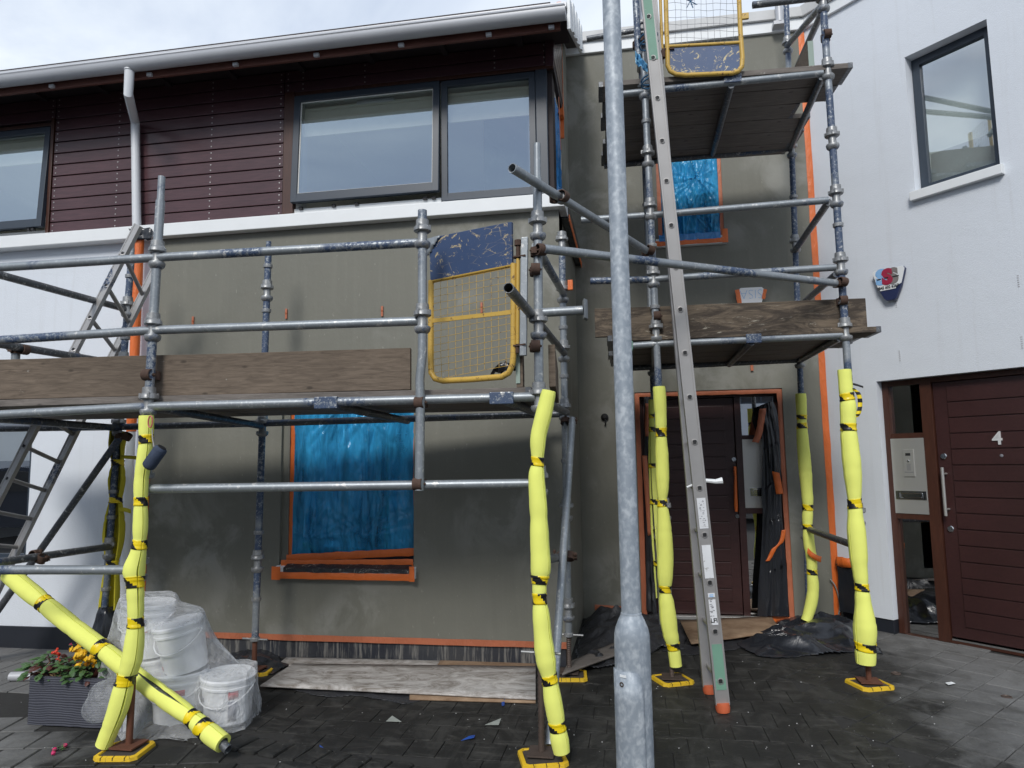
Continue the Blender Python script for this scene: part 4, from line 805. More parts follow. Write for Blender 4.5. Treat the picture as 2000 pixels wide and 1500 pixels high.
# the door tower
standard(TW, (1254, 60), (1313, 1330), (178, 310, 413, 545, 650, 1000), TF, .026, (238, 480, 600), 1, 0, .16, JACK, False)
standard(TW, (1605, -30), (1698, 1340), (8, 140, 275, 388, 520, 648, 1010), TF, .026, (440, 590), 2, 0, .34, JACKRUST, False)
standard(TW, (1534, -30), (1581, 1214), (92, 295, 480, 705, 1040), TR, .0, (385, 600), 2, 0, .0)
standard(TW, (1246, -30), (1292, 1200), (720, 1040), TR, .0, (400,), 1, 0, .0)
m = MB(); m.tube([TF(1240, -40, -.06), TF(1247, 108, -.05)], TR_, 18, hollow=.85); m.build('spare_tube', TUBES[1], TW); coupler(TW, TF(1249, 85, -.02), ZV, ZV+V((.01, .01, 0)))
tube(TW, 'transom', TF(1257, 55, .0), TR(1249, 138, 0), 3)
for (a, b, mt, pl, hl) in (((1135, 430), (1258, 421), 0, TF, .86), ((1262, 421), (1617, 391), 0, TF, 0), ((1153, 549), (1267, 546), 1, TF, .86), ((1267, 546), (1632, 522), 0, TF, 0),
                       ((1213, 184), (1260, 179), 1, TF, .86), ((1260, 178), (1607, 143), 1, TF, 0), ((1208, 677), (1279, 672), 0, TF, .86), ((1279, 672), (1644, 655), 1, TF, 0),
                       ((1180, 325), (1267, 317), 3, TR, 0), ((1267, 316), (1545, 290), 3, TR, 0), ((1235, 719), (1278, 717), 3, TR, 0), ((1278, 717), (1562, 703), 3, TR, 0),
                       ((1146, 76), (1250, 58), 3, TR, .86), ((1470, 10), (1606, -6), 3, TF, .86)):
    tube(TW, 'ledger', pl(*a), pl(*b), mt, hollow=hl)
for (a, b, mt) in (((1606, 150), (1544, 290), 3), ((1428, 166), (1391, 303), 3), ((1640, 660), (1561, 705), 3), ((1468, 668), (1424, 712), 3), ((1618, 395), (1552, 490), 3), ((1634, 535), (1557, 602), 3), ((1610, 5), (1537, 90), 3), ((1258, 182), (1266, 318), 3), ((1279, 672), (1278, 717), 3), ((1585, 1036), (1583, 1034), 3)):
    if a[0] == 1585: continue
    tube(TW, 'transom', TF(*a), TR(*b), mt)
f_ = TR(1577, 1033); tube(TW, 'transom', f_, TF(1676, 1068), 3)
tube(TW, 'brace', TF(1608, 18, .03), TR(1553, 140, -.02), 3)
for (x, y, s) in ((1430, 156, .06), (1471, 662, .05), (1226, 676, .035)):
    m = MB(); p = TF(x, y); m.obox(p, (s, .002, 0), (0, .03, 0), (0, 0, .031)); m.build('tube_clip', GREENP if x == 1226 else TUBES[2], TW, bev=.004)
m = MB(); p = TF(1254, 52, -.035); m.lathe(p, [(.03, 0), (.034, .02), (.02, .024), (.02, .004)], 16, -nT); m.obox(p+V((0, .0, .0)), (.028, 0, 0), (0, .01, 0), (0, 0, .055)); m.build('wedge_plate', CUPM, TW, bev=.006)
coupler(TW, TF(1266, 490, -.02), ZV, V((.8, .5, -.2))); coupler(TW, TF(1641, 552, -.03), ZV, V((.9, .4, -.1))); coupler(TW, TF(1645, 588, .0), ZV, XV); coupler(TW, TF(1283, 618, .0), ZV, XV); coupler(TW, TF(1614, 70, .0), ZV, XV)
coupler(TW, TR(1255, 80, 0), XV, ZV)
ut = (_q['TFR']-_q['TFL']).normalized()
def deck(zz_, n, labt, x0, exts, mats):
    for k in range(n):
        off = -.02+k*.232; base = _q['TFL']+nT*off
        a = base-ut*x0[k]+V((0, 0, zz_)); b = base+ut*exts[k]+V((0, 0, zz_))
        plank('scaffold_board', labt % ['the street edge one', 'second in from the street edge', 'third in from the street edge', 'third out from the wall', 'second out from the wall', 'the one against the wall'][k], a, b, nT*.225, V((0, 0, .038)), mats[k], 'floor boards of the door tower')
z2 = TF(1430, 160).z+TR_+.003; z1 = TF(1470, 665).z+TR_+.003
deck(z2, 6, 'floor board of the upper tower lift, %s', [.36, .33, .34, .3, .32, .33], [1.38, 1.36, 1.16, 1.3, 1.32, 1.28], [PLANKU]*6)
deck(z1, 6, 'floor board of the lower tower lift, %s', [.35, .34, .3, .33, .31, .3], [1.44, 1.4, 1.42, 1.3, 1.33, 1.26], [PLANKD, PLANKU, PLANKU, PLANKU, PLANKU, PLANKU])
a, b = TF(1163, 672, .03), TF(1695, 647, .03); zq = z1+.04; a.z = b.z = zq; plank('toe_board', 'mouldy stained toe board on edge along the lower tower lift, below the wrapped alarm box', a, b, nT*.036, V((0, 0, TF(1430, 606, .03).z-TF(1430, 660, .03).z+.01)), PLANKD, ends=False)
a = TF(1600, 142, .06)-ut*.03; a.z = z2+.04; plank('toe_board', 'short toe board on edge closing the end of the upper tower lift', a, a+nT*1.1, -ut*.036, V((0, 0, .225)), PLANK, ends=False)
m = MB(); m.obox(a-nT*.003+V((0, 0, .1125))-ut*.018, ut*.019, nT*.0015, V((0, 0, .112))); tag(m.build('metal_strip', MINT), 'pale green metal strip on the end of the topmost toe board', 'strip')
# two long tubes tying the scaffolds together
p, q = PY(1000, 328, 3.3), TF(1262, 489, -.05); m = MB(); m.tube([p, p+(q-p)*.5, q], TR_, 20, hollow=.86); tie = thing('scaffold_tube', 'grey steel tube with an open end, slanting past the lamp post, upper of two ties', 'scaffold tube', p); m.build('tube', TUBES[0], tie); coupler(tie, p+(q-p)*.28, q-p, ZV)
m = MB(); c = p+(q-p)*.29; d = (q-p).normalized(); m.lathe(c-d*.02, [(.026, 0), (.034, .002), (.036, .02), (.034, .04), (.026, .042)], 16, d, cap=False); x_, y_ = basis(d); m.tube([c+V((0, 0, .04))-x_*.02, c+V((0, 0, .042))+x_*.06], .008, 8); m.build('clamp', CUPM, tie)
p, q = SF(1062, 486, -.06), TF(1632, 553, -.055); m = MB(); m.tube([p, p+(q-p)*.5, q], TR_, 20, hollow=.86); tie = thing('scaffold_tube', 'long grey steel tube sloping gently across the lamp post and ladder, lower of two ties', 'scaffold tube', p); m.build('tube', TUBES[1], tie); coupler(tie, p+V((-.03, .03, 0)), ZV, q-p)
# base pads
for ft, l, r in ((PZ(244, 1470), 'yellow base pad with a rusty plate beside the bagged buckets', .15), (PZ(1060, 1484), 'yellow-rimmed base pad carrying a thick threaded jack and the foot of a leaning tube', .3), (PZ(502, 1312), 'yellow base pad half hidden under black plastic by the lower window', .1), (PZ(1114, 1322), 'yellow base pad at the corner of the grey wall, beyond the white-splashed board', .1), (PZ(1313, 1330), 'yellow base pad with a dark plate, between the lamp post and the ladder foot', .45), (PZ(1698, 1339), 'yellow base pad with rusty plate on the drier paving under the thickest foam', .35)): pad(ft, l, r)

# ------------------------------------------------------------------ foam guards round the posts
def foam(label, pts, plane, bands, gdir=None, gap=lambda t: .12, mats=None, group='yellow foam guards', inner=.62, lump=.06, seed=0, bw=.05, name='foam_guard'):
    mats = mats or [FOAM, FOAMIN]; sp_ = spline(pts, 7); cs = [plane(a, b) for a, b, c in sp_]; rs = [c/ppm(p) for (a, b, c), p in zip(sp_, cs)]
    bi = []
    for px, py in bands: bi.append(min(range(len(sp_)), key=lambda i: (sp_[i][0]-px)**2+(sp_[i][1]-py)**2))
    root = thing(name, label, 'foam guard', min(cs, key=lambda p: p.z), group)
    # finer path
    arc = [0]
    for a, b in zip(cs, cs[1:]): arc.append(arc[-1]+(b-a).length)
    n = max(40, int(arc[-1]/.018)); C_, R_, T_ = [], [], []; j = 0
    for i in range(n+1):
        s = arc[-1]*i/n
        while j < len(arc)-2 and arc[j+1] < s: j += 1
        t = (s-arc[j])/max(1e-6, arc[j+1]-arc[j]); C_.append(cs[j].lerp(cs[j+1], t)); r = rs[j]*(1-t)+rs[j+1]*t
        for b in bi: r *= 1-.13*math.exp(-((s-arc[b])/.03)**2)
        R_.append(r*(1+lump*mn.noise(V((s*7, seed, 0)))+.025*mn.noise(V((s*25, seed, 4)))-.07*max(0, mn.noise(V((s*5.5, seed, 9)))-.25)-.05*math.exp(-((mn.noise(V((s*3.1, seed, 12))))/.035)**2))); T_.append(s/arc[-1])
    g_ = V(gdir) if gdir else V((0, 1, 0)); M_ = 20; rows = []; frames = []
    for i, c in enumerate(C_):
        d = (C_[min(i+2, n)]-C_[max(i-2, 0)]).normalized(); x = (g_-d*g_.dot(d)).normalized(); y = d.cross(x); frames.append((x, y, d))
        ga = gap(T_[i]); out = []; inn = []
        for k in range(M_+1):
            a = ga/2+(2*pi-ga)*k/M_; e = x*cos(a)+y*sin(a); f = 1+.035*mn.noise(c*11+e*1.1)+.012*mn.noise(c*40+e*3)
            out.append(c+e*R_[i]*f); inn.append(c+e*R_[i]*inner)
        rows.append(out+inn[::-1])
    m = MB(); K = 2*(M_+1); m.v = [p for r in rows for p in r]
    for i in range(n):
        for k in range(K):
            a, b = k, (k+1) % K; m.f.append((i*K+a, i*K+b, (i+1)*K+b, (i+1)*K+a)); m.m.append(0 if k < M_ else (1 if M_ < k < 2*M_+1 else 0))
    for i in (0, n):
        for k in range(M_): m.f.append((i*K+k, i*K+k+1, i*K+K-2-k, i*K+K-1-k)); m.m.append(0)
    m.build('foam_sleeve', mats, root, ang=60)
    for q, b in enumerate(bi):
        i0 = min(range(n+1), key=lambda i: abs(arc[b]-arc[-1]*i/n)); c = C_[i0]; x, y, d = frames[i0]; ti = random.uniform(-.12, .12); tb = random.uniform(-.12, .12)
        m = MB(); mm = []; NB, NR = 44, 9; rr = []; w = bw*random.uniform(.8, 1.15); ph = random.random()
        for r_ in range(NR+1):
            h = (r_/NR-.5)*w; row = []
            for k in range(NB+1):
                a = 2*pi*k/NB; e = x*cos(a)+y*sin(a); rad = R_[min(n, max(0, i0+int(round(h/(arc[-1]/n)))))]*1.035+.002
                row.append(c+e*rad*(1+.012*mn.noise(V((a*3, h*60, q))))+d*(h+rad*(ti*cos(a)+tb*sin(a))))
            rr.append(row)
        m.grid(rr); fi = 0
        for r_ in range(NR):
            for k in range(NB):
                m.m[fi] = 1 if ((k/NB*2+r_/NR*.45+ph+.1*mn.noise(V((k*.5, r_*.5, q+seed)))) % 1) < .45 else 0; fi += 1
        m.build('tape_band', [TAPEY, TAPEB], root, solid=.0015)
    return root
foam('tall yellow foam guard kinked above the planter, a small speaker hanging beside its top', [(286, 812, 14), (285, 860, 13), (281, 900, 14), (276, 940, 13), (275, 980, 13), (274, 1040, 14), (270, 1080, 15), (262, 1112, 20), (264, 1140, 17), (265, 1200, 15), (264, 1240, 17), (257, 1290, 19), (246, 1325, 18), (232, 1380, 19), (217, 1420, 17), (202, 1456, 15)], lambda x, y: SF(x, y, -.04), [(284, 862), (276, 978), (273, 1057), (264, 1140), (265, 1212), (246, 1324)], (.8, -.55, 0), lambda t: .1+.12*math.sin(t*9)**2, seed=1)
def diagp(x, y):
    t = (440-x)/420; return PY(x, y, 3.34+t*.42)
foam('slanting yellow foam guard split open along its upper side, its end on the paving', [(18, 1122, 17), (88, 1180, 17), (145, 1226, 17), (200, 1268, 17), (262, 1318, 17), (320, 1362, 18), (375, 1402, 17), (405, 1428, 19), (436, 1452, 18)], diagp, [(90, 1182), (200, 1268), (375, 1402), (400, 1427)], (.42, -.4, .85), lambda t: .1+.75*math.exp(-((t-.73)/.1)**2), seed=2, lump=.05)
tb_ = thing('scaffold_tube', 'short grey tube lying slantwise inside split yellow foam, its open end on the paving', 'scaffold tube', diagp(446, 1464)); m = MB(); m.tube([diagp(a, b) for a, b in spline(((-6, 1101), (88, 1180), (145, 1226), (200, 1268), (262, 1318), (320, 1362), (375, 1402), (405, 1428), (446, 1464)), 3)], .0235, 18, hollow=.82); m.build('tube', TUBES[3], tb_)
foam('aged dull yellow foam guard hanging open round a post before the white wall', [(232, 842, 17), (228, 872, 15), (230, 905, 12), (228, 940, 16), (226, 975, 12), (224, 1010, 17), (222, 1050, 20), (220, 1085, 14), (219, 1105, 12), (216, 1140, 16), (213, 1190, 19)], SR, [(230, 905), (227, 977), (219, 1102)], (.1, -1, 0), lambda t: 2.2, [FOAMD, FOAMD], inner=.78, seed=3)
foam('yellow foam guard whose bent top leans off its post below the scratched yellow gate', [(1072, 763, 14), (1063, 805, 16), (1052, 850, 16), (1050, 885, 14), (1050, 905, 13), (1048, 935, 16), (1052, 1000, 18), (1054, 1060, 19), (1056, 1110, 20), (1054, 1135, 17), (1054, 1170, 14), (1057, 1205, 17), (1061, 1250, 18), (1066, 1290, 20), (1074, 1330, 16), (1080, 1370, 18), (1088, 1415, 17), (1093, 1445, 18), (1097, 1470, 16)], lambda x, y: SF(x, y, -.09), [(1050, 903), (1054, 1135), (1053, 1171), (1073, 1327), (1088, 1420)], (.85, -.5, 0), lambda t: .1+.1*math.sin(t*7)**2, seed=4)
foam('full yellow foam guard standing between the lamp post and the tall silver ladder', [(1287, 755, 12), (1290, 800, 12), (1291, 845, 11), (1293, 900, 13), (1294, 950, 12), (1294, 980, 10), (1297, 1030, 14), (1299, 1080, 16), (1299, 1130, 15), (1299, 1155, 11), (1302, 1180, 15), (1308, 1230, 16), (1315, 1262, 13), (1320, 1301, 12)], lambda x, y: TF(x, y, -.02), [(1290, 845), (1294, 980), (1299, 1153), (1315, 1264)], (-.75, -.6, 0), lambda t: .1+.12*math.sin(t*6)**2, seed=5)
foam('narrow yellow foam guard half hidden behind a fuller one, against the masked door frame', [(1273, 781, 7), (1274, 830, 7), (1275, 900, 9), (1277, 960, 9), (1281, 1030, 10), (1285, 1100, 9), (1288, 1168, 7)], TR, [(1273, 815), (1274, 842), (1277, 910), (1279, 982), (1285, 1098)], (-.8, -1, 0), lambda t: .1+1.2*t, seed=6, bw=.04)
foam('slim yellow foam guard hooked sideways at its foot, before the grey recessed wall', [(1564, 769, 10), (1566, 815, 10), (1567, 850, 11), (1571, 900, 12), (1576, 960, 11), (1578, 990, 10), (1577, 1020, 10), (1580, 1060, 10), (1585, 1090, 11), (1586, 1117, 10), (1588, 1150, 11), (1584, 1180, 11), (1575, 1212, 10)], lambda x, y: TR(x, y, -.03), [(1566, 817), (1567, 830), (1577, 990), (1577, 1030), (1586, 1117)], (1, .2, 0), lambda t: .15+.5*t, seed=7, bw=.045)
foam('thickest yellow foam guard, bulging near its foot, before the white house', [(1649, 722, 13), (1652, 760, 13), (1656, 790, 15), (1657, 835, 15), (1661, 880, 17), (1666, 930, 16), (1669, 982, 13), (1672, 1030, 17), (1676, 1075, 17), (1679, 1110, 15), (1683, 1145, 13), (1686, 1180, 16), (1689, 1225, 21), (1690, 1262, 20), (1691, 1296, 18)], lambda x, y: TF(x, y, -.03), [(1655, 776), (1657, 836), (1669, 982), (1683, 1145), (1690, 1261)], (-.9, -.45, 0), lambda t: .1+.1*math.sin(t*8)**2, seed=8, bw=.055)
# loose ends of hazard tape, as crumpled ribbons
def ribbon(name, label, cat, pts, w, mat, parent=None, wd=(1, 0, 0), kink=.2, two=None):
    sp_ = spline([tuple(p) for p in pts], 5); wd = V(wd).normalized(); m = MB(); rows = []
    for i, p in enumerate(sp_):
        q = V(p); a = kink*mn.noise(q*20+V((i*.4, 0, 0))); d = (wd+V((0, a, a))).normalized()*w/2; c = q+V((0, -.004*mn.noise(q*30), 0)); rows.append([c-d, c+V((0, -.15*w*mn.noise(q*17), 0)), c+d])
    m.grid(rows)
    if two:
        for i in range(len(m.m)): m.m[i] = (i//4) % 2
    o = m.build(name, two or mat, parent, solid=.0012)
    if label: tag(o, label, cat)
    return o
ribbon('hazard_tape', 'torn black and yellow tape end hanging beside the thickest foam guard', 'tape', [TF(x, y, -.06) for x, y in ((1664, 758), (1676, 768), (1680, 786), (1677, 806), (1671, 815))], .028, None, None, two=[TAPEB, TAPEY])
ribbon('hazard_tape', 'small black tape tip sticking out against the white wall, top of the thickest foam', 'tape', [TF(x, y, -.05) for x, y in ((1662, 749), (1674, 752), (1686, 756))], .014, BLACK, None, (0, 0, 1))
ribbon('orange_tape', 'torn orange tape end stuck to the hooked foam guard', 'tape', [TR(x, y, -.1) for x, y in ((1577, 1075), (1586, 1084), (1596, 1090), (1604, 1093))], .045, ORANGE, None, (.2, 0, 1))
ribbon('hazard_tape', 'dull yellow tape tail sticking out of the aged foam, upper one of two', 'tape', [SR(x, y, -.08) for x, y in ((236, 892), (252, 893), (266, 894))], .025, FOAMD, None, (0, 0, 1))
ribbon('hazard_tape', 'dull yellow tape tail sticking out of the aged foam, lower one of two', 'tape', [SR(x, y, -.08) for x, y in ((232, 994), (246, 996), (256, 999))], .03, FOAMD, None, (0, 0, 1))

# ------------------------------------------------------------------ ladders
def beam(m, a, b, w, h, mi=0): m.hexa([a-w-h, a+w-h, a+w+h, a-w+h, b-w-h, b+w-h, b+w+h, b-w+h], mi)
def ladder(label, a0, a1, b0, b1, rungs, wide, thick, mats, sleeves=True, feet=True):
    """a: near stile from foot to head, b: far stile; rungs: fractions"""
    root = thing('ladder', label, 'ladder', a0); d = (a1-a0).normalized(); rd = (b0-a0).normalized(); w = (rd-d*rd.dot(d)).normalized(); f = d.cross(w).normalized()
    for k, (p, q) in enumerate(((a0, a1), (b0, b1))):
        m = MB(); beam(m, p, q, w*thick/2, f*wide/2)
        for s in (-1, 1): beam(m, p+f*s*(wide/2-.006)-w*(thick/2+.001), q+f*s*(wide/2-.006)-w*(thick/2+.001), w*.002, f*.006)
        m.build('stile', mats[0], root, bev=.002)
    m = MB()
    for t in rungs:
        p, q = a0+(a1-a0)*t, b0+(b1-b0)*t; r = MB(); r.tube([p, q], .0145, 10); r.build('rung', mats[1], root)
        if sleeves:
            n = (p-q).normalized(); c = p+n*(thick/2+.002); m.lathe(c, [(.019, 0), (.019, .003), (.014, .004), (.014, 0)], 14, n, 0, cap=False); m.obox(c+n*.001, f*.0105, d*.0105, n*.001, 1)
    if sleeves: m.build('rung_ends', [mats[0], BLACK], root, kind='stuff')
    return root, d, w, f
ya = 4.3; yb2 = 4.62
a1, a0 = PY(271, 440, ya), PY(4, 962, ya); a0 = a0+(a0-a1)*.45; b1, b0 = PY(304, 526, yb2), PY(27, 1087, yb2); b0 = b0+(b0-b1)*.2
a0 = line_at(a1, a0, .05); b0 = line_at(b1, b0, .05)
def frac(y, p0, p1, Yq): 
    best = min(((abs(proj(p0+(p1-p0)*t/400)[1]-y), t/400) for t in range(401))); return best[1]
rg = [frac(y, a0, a1, ya) for y in (498, 557, 623, 690, 757, 826, 890, 957, 1022)]
rg = [max(rg)-i*.252/(a1-a0).length for i in range(-0, 16)]; rg = [t for t in rg if t > .02]
Ld1, d1, w1, f1_ = ladder('grey aluminium ladder smeared with blue paint, leaning up through the long scaffold deck', a0, a1, b0, b1, rg, .066, .026, [ALUBLUE, ALU])
a0, a1 = PZ(1411, 1376, .04), PY(1255, -80, 4.5); b0, b1 = a0+V((-.04, .32, 0)), a1+V((.06, .33, 0))
ry = [36, 115, 195, 276, 356, 440, 524, 606, 690, 777, 865, 953, 1044, 1137, 1232, 1328]
Ld2, d2, w2, f2_ = ladder('tall silver ladder seen from its side, painted green towards both ends', a0, a1, b0, b1, [frac(y, a0, a1, 0) for y in ry], .08, .03, [ALU, ALU])
n2 = -w2
def on_stile(y, off=0): t = frac(y, a0, a1, 0); return a0+(a1-a0)*t+n2*(.0165+off)
for y0, y1 in ((1258, 1345), (-60, 118)):
    m = MB(); p, q = on_stile(y1), on_stile(y0); beam(m, p, q, n2*.0012, f2_*.0385); m.build('green_paint', GREENP, Ld2)
for p in (a0, b0):
    m = MB(); c = p+d2*.0; m.lathe(c-n2*.0, [(.02, -.04), (.042, -.038), (.046, -.02), (.044, .012)], 16, d2, sx=.9); m.build('rubber_foot', ORUB, Ld2, ang=50)
for y0, y1, wd, nm in ((972, 1031, .026, 'label'), (1065, 1127, .026, 'label'), (1156, 1164, .02, 'label'), (1168, 1206, .02, 'label'), (1207, 1219, .022, 'label')):
    m = MB(); p, q = on_stile(y1, .001), on_stile(y0, .001); beam(m, p, q, n2*.0006, f2_*wd); m.build(nm, PAPER, Ld2)
c = on_stile(1213, .0022); fx_ = f2_ if f2_.x > 0 else -f2_
text('LFI', .034, c, fx_, d2, BLACK, 'label_print', Ld2, .001, .0004)
c = on_stile(1160, .0022)
for k in (-.007, .002): 
    m = MB(); m.obox(c+d2*k, fx_*.012, d2*.0025, n2*.0004); m.build('label_print', SKYB, Ld2)
m = MB(); rr_ = random.Random(3)
for y0, y1 in ((978, 1028), (1170, 1203)):
    p, q = on_stile(y1, .0022), on_stile(y0, .0022)
    for i in range(26): c = p+(q-p)*rr_.random(); m.obox(c+fx_*rr_.uniform(-.017, .012), fx_*rr_.uniform(.001, .006), d2*.0016, n2*.0003)
m.build('label_marks', GREYP, Ld2, kind='stuff')
p = on_stile(944, -.02); m = MB(); m.tube([p+V((-.07, .0, -.02)), p+V((.03, .01, .02)), p+V((.1, .01, .012)), p+V((.14, .01, .018))], [.006, .012, .014, .02], 8); tag(m.build('rag', TRIM), 'white rag knotted through the tall ladder above its labels', 'rag')
# rope lashing ladder and post, blue plastic tied to it
for yy in ((84, 96), (163, 170)):
  m = MB()
  for y in yy:
    c = (TF(1259, y, -.03)+on_stile(y))/2
    m.tube([c+V((cos(2*pi*k/14)*.062, sin(2*pi*k/14)*.07-.05, .014*cos(2*pi*k/14))) for k in range(15)], .0055, 8)
  tag(m.build('rope', ROPE), 'blue rope lashing ladder and tower post '+('beside the blue gate panel' if yy[0] == 84 else 'just above the upper lift'), 'rope')
m = MB(); rr = []
for i in range(16):
    t = i/15; c = TF(1241+t*28, 112+t*26, -.16+.03*sin(t*5)); rr.append([c+V((0, .05*mn.noise(V((i*.5, k*.8, 2))), -.05*(k/6-.5)*2*(1-.4*t)+.02*mn.noise(V((i*.6, k*.9, 7))))) for k in range(7)])
m.grid(rr); tag(m.build('plastic_rag', LBLUE, solid=.001), 'frayed light blue plastic tied under the green ladder top', 'rag')

# ------------------------------------------------------------------ gates
def wires(m, G, x0, x1, y0, y1, nx, ny, jit, seed):
    r = random.Random(seed)
    def pt(u, v): 
        a = x0[0]+(x1[0]-x0[0])*u+(y0[0]-x0[0])*v; b = x0[1]+(x1[1]-x0[1])*u+(y0[1]-x0[1])*v
        return G(a+jit*mn.noise(V((u*6, v*5, seed))), b+jit*mn.noise(V((u*5, v*6, seed+9))))
    for i in range(nx+1): m.tube([pt(i/nx, k/12) for k in range(13)], .0013, 5)
    for j in range(ny+1): m.tube([pt(k/12, j/ny)-V((0, .003, 0)) for k in range(13)], .0013, 5)
gq = SF(1012, 600, -.0); gd = V((-.936, .352, 0)); gn = V((.352, .936, 0)); G1 = lambda x, y: PV(x, y, gq, gn)
g1 = thing('safety_gate', 'yellow mesh gate with a scratched dark blue top panel, swung open above the long deck', 'safety gate', G1(920, 745))
m = MB(); m.tube([G1(*p) for p in ((1003, 515), (1003, 690), (1001, 712), (994, 728), (980, 736), (920, 741), (865, 744), (850, 740), (842, 728), (841, 700), (842, 548))], .0165, 12); m.tube([G1(843, 549), G1(1003, 517)], .012, 10); m.build('frame', YPAINT, g1)
m = MB(); pl = [G1(840, 466), G1(1001, 434), G1(1002, 518), G1(843, 549)]; m.prism([p-gn*.012 for p in pl], gn*.02); m.build('blue_panel', BPANEL, g1, bev=.003)
m = MB(); pl = [G1(843, 623), G1(999, 606), G1(999, 614), G1(843, 631)]; m.prism([p-gn*.006 for p in pl], gn*.008); m.build('middle_bar', YPAINT, g1)
m = MB(); wires(m, G1, (846, 553), (1001, 523), (848, 742), None, 11, 14, 1.2, 3); m.build('wire_mesh', YPAINT, g1, kind='stuff')
m = MB(); m.tube([G1(1012, 505), G1(1011, 672)], .0105, 10); m.build('hinge_rod', YPAINT, g1)
for y in (503, 676):
    m = MB(); a = G1(1003, y); b = G1(1027, y-3); m.obox((a+b)/2, (b-a)/2, (0, .018, 0), (0, 0, .004))
    if y == 503: m.tube([G1(1012, 502), G1(1012, 470)], .012, 10); m.lathe(G1(1012, 480), [(.02, 0), (.02, .03)], 8)
    else: m.tube([G1(1011, 675), G1(1011, 690)], .012, 8)
    m.build('hinge', RUST, g1)
m = MB(); a, b = G1(1025, 464), G1(1022, 695); m.obox((a+b)/2, (.018, 0, 0), (0, .012, 0), (b-a)/2); m.build('hinge_post', TUBES[0], g1, bev=.003)
for y in (528, 677): coupler(g1, SF(1046, y, -.01), ZV, V((1, .15, 0)), 'clamp')
m = MB(); m.grid([[G1(838+i*4.2, 468+j*5.5-i*1.2)-gn*(.02+.012*mn.noise(V((i*.7, j*.6, 1)))) for i in range(7) if i*.95+j*1.0 < 9 or True] for j in range(7)], keep=lambda j, i: i+j < 6); tag(m.build('tape_patch', TUBES[0], solid=.001), 'grey tape patch on the upper left corner of the open yellow gate', 'tape')
G2 = lambda x, y: TF(x, y, -.05)
g2 = thing('safety_gate', 'yellow mesh gate with a faded blue panel at its bottom, on the upper tower lift', 'safety gate', G2(1375, 146))
m = MB(); m.tube([G2(*p) for p in ((1299, -60), (1302, 60), (1304, 110), (1304, 128), (1309, 139), (1320, 145), (1340, 147), (1430, 143), (1442, 139), (1449, 130), (1450, 112), (1446, 60), (1441, -60))], .0165, 12); m.tube([G2(1304, 91), G2(1449, 83)], .012, 10); m.build('frame', YPAINT, g2)
m = MB(); pl = [G2(*p) for p in ((1305, 92), (1448, 85), (1449, 128), (1440, 139), (1428, 141), (1322, 144), (1310, 138), (1305, 128))]; m.prism([p-nT*.0 for p in pl], nT*.02); m.build('blue_panel', BPANEL2, g2, bev=.003)
m = MB(); wires(m, G2, (1303, -60), (1443, -60), (1306, 88), None, 11, 11, 3.2, 5); m.build('wire_mesh', GREYP, g2, kind='stuff')
m = MB(); m.tube([G2(1288, -60), G2(1293, 96)], .011, 10); m.build('hinge_rod', YPAINT, g2)
m = MB(); p = G2(1293, 98); m.lathe(p+V((0, 0, -.06)), [(.022, 0), (.024, .045), (.018, .06)], 10); m.tube([p, p-V((0, 0, .1))], .007, 8); m.obox(p+V((.03, 0, .0)), (.055, 0, 0), (0, .012, 0), (0, 0, .005)); m.build('hinge', RUST, g2)
m = MB(); m.obox(G2(1455, 32), (.025, 0, 0), (0, .01, 0), (0, 0, .022)); m.build('latch', YPAINT, g2, bev=.003)
p = G2(1348, 2); m = MB(); rr_ = random.Random(5)
for k in range(14): m.tube([p, p+V((rr_.uniform(-.04, .05), rr_.uniform(-.01, .01), rr_.uniform(-.06, .05)))], .003, 4)
tag(m.build('rag', ROPE), 'frayed blue scrap caught in the mesh of the upside-down gate', 'rag')

# ------------------------------------------------------------------ lamp post
lp = PY(1236, 1300, 2.75); LPt = thing('lamp_post', 'mottled galvanised steel lamp post with a thicker base, standing in front of everything', 'lamp post', (lp.x, lp.y, 0))
c = V((lp.x, lp.y, 0)); zs_ = PY(1232, 1238, 2.75).z
m = MB(); m.lathe(c, [(.0665, -.25), (.0665, zs_-.03), (.0655, zs_+.0), (.06, zs_+.025), (.05, zs_+.05), (.0405, zs_+.068), (.0375, zs_+.075)], 40); m.build('base', SPANGLE, LPt, ang=50)
m = MB(); m.lathe(c, [(.0365, zs_+.06), (.0365, 6.6), (.03, 6.62)], 36); m.lathe(c+V((0, 0, zs_+.07)), [(.0365, 0), (.0395, .002), (.0385, .008), (.0365, .009)], 36, cap=False); m.build('shaft', SPANGLE, LPt, ang=50)
m = MB(); th0 = atan2(-lp.y, -lp.x)
zt = PY(1210, 1310, 2.7).z; rows = []
for j in range(9):
    z = zt-(zt+.2)*j/8; row = []
    for i in range(15):
        a = th0-1.5+2.05*i/14; ztop = zt-.05*max(0, (i-11)/3)**2; row.append(c+V((cos(a)*.0695, sin(a)*.0695, min(z, ztop) if j == 0 else z)))
    rows.append(row)
m.grid(rows); ad = m.build('access_door', SPANGLE, LPt, solid=.005)
def onpost(px, py, r=.0705):
    d = ray(px, py); best = None; dx, dy = d.x, d.y; A_ = dx*dx+dy*dy; B_ = -2*(dx*lp.x+dy*lp.y); C2 = lp.x**2+lp.y**2-r*r; t = (-B_-sqrt(max(0, B_*B_-4*A_*C2)))/(2*A_); return CAM+d*t
p = onpost(1214, 1337, .073); m = MB(); nn = V((p.x-lp.x, p.y-lp.y, 0)).normalized(); m.lathe(p-nn*.002, [(.009, 0), (.009, .003), (.005, .003), (.005, .0)], 14, nn); m.build('door_screw', JACK, LPt)
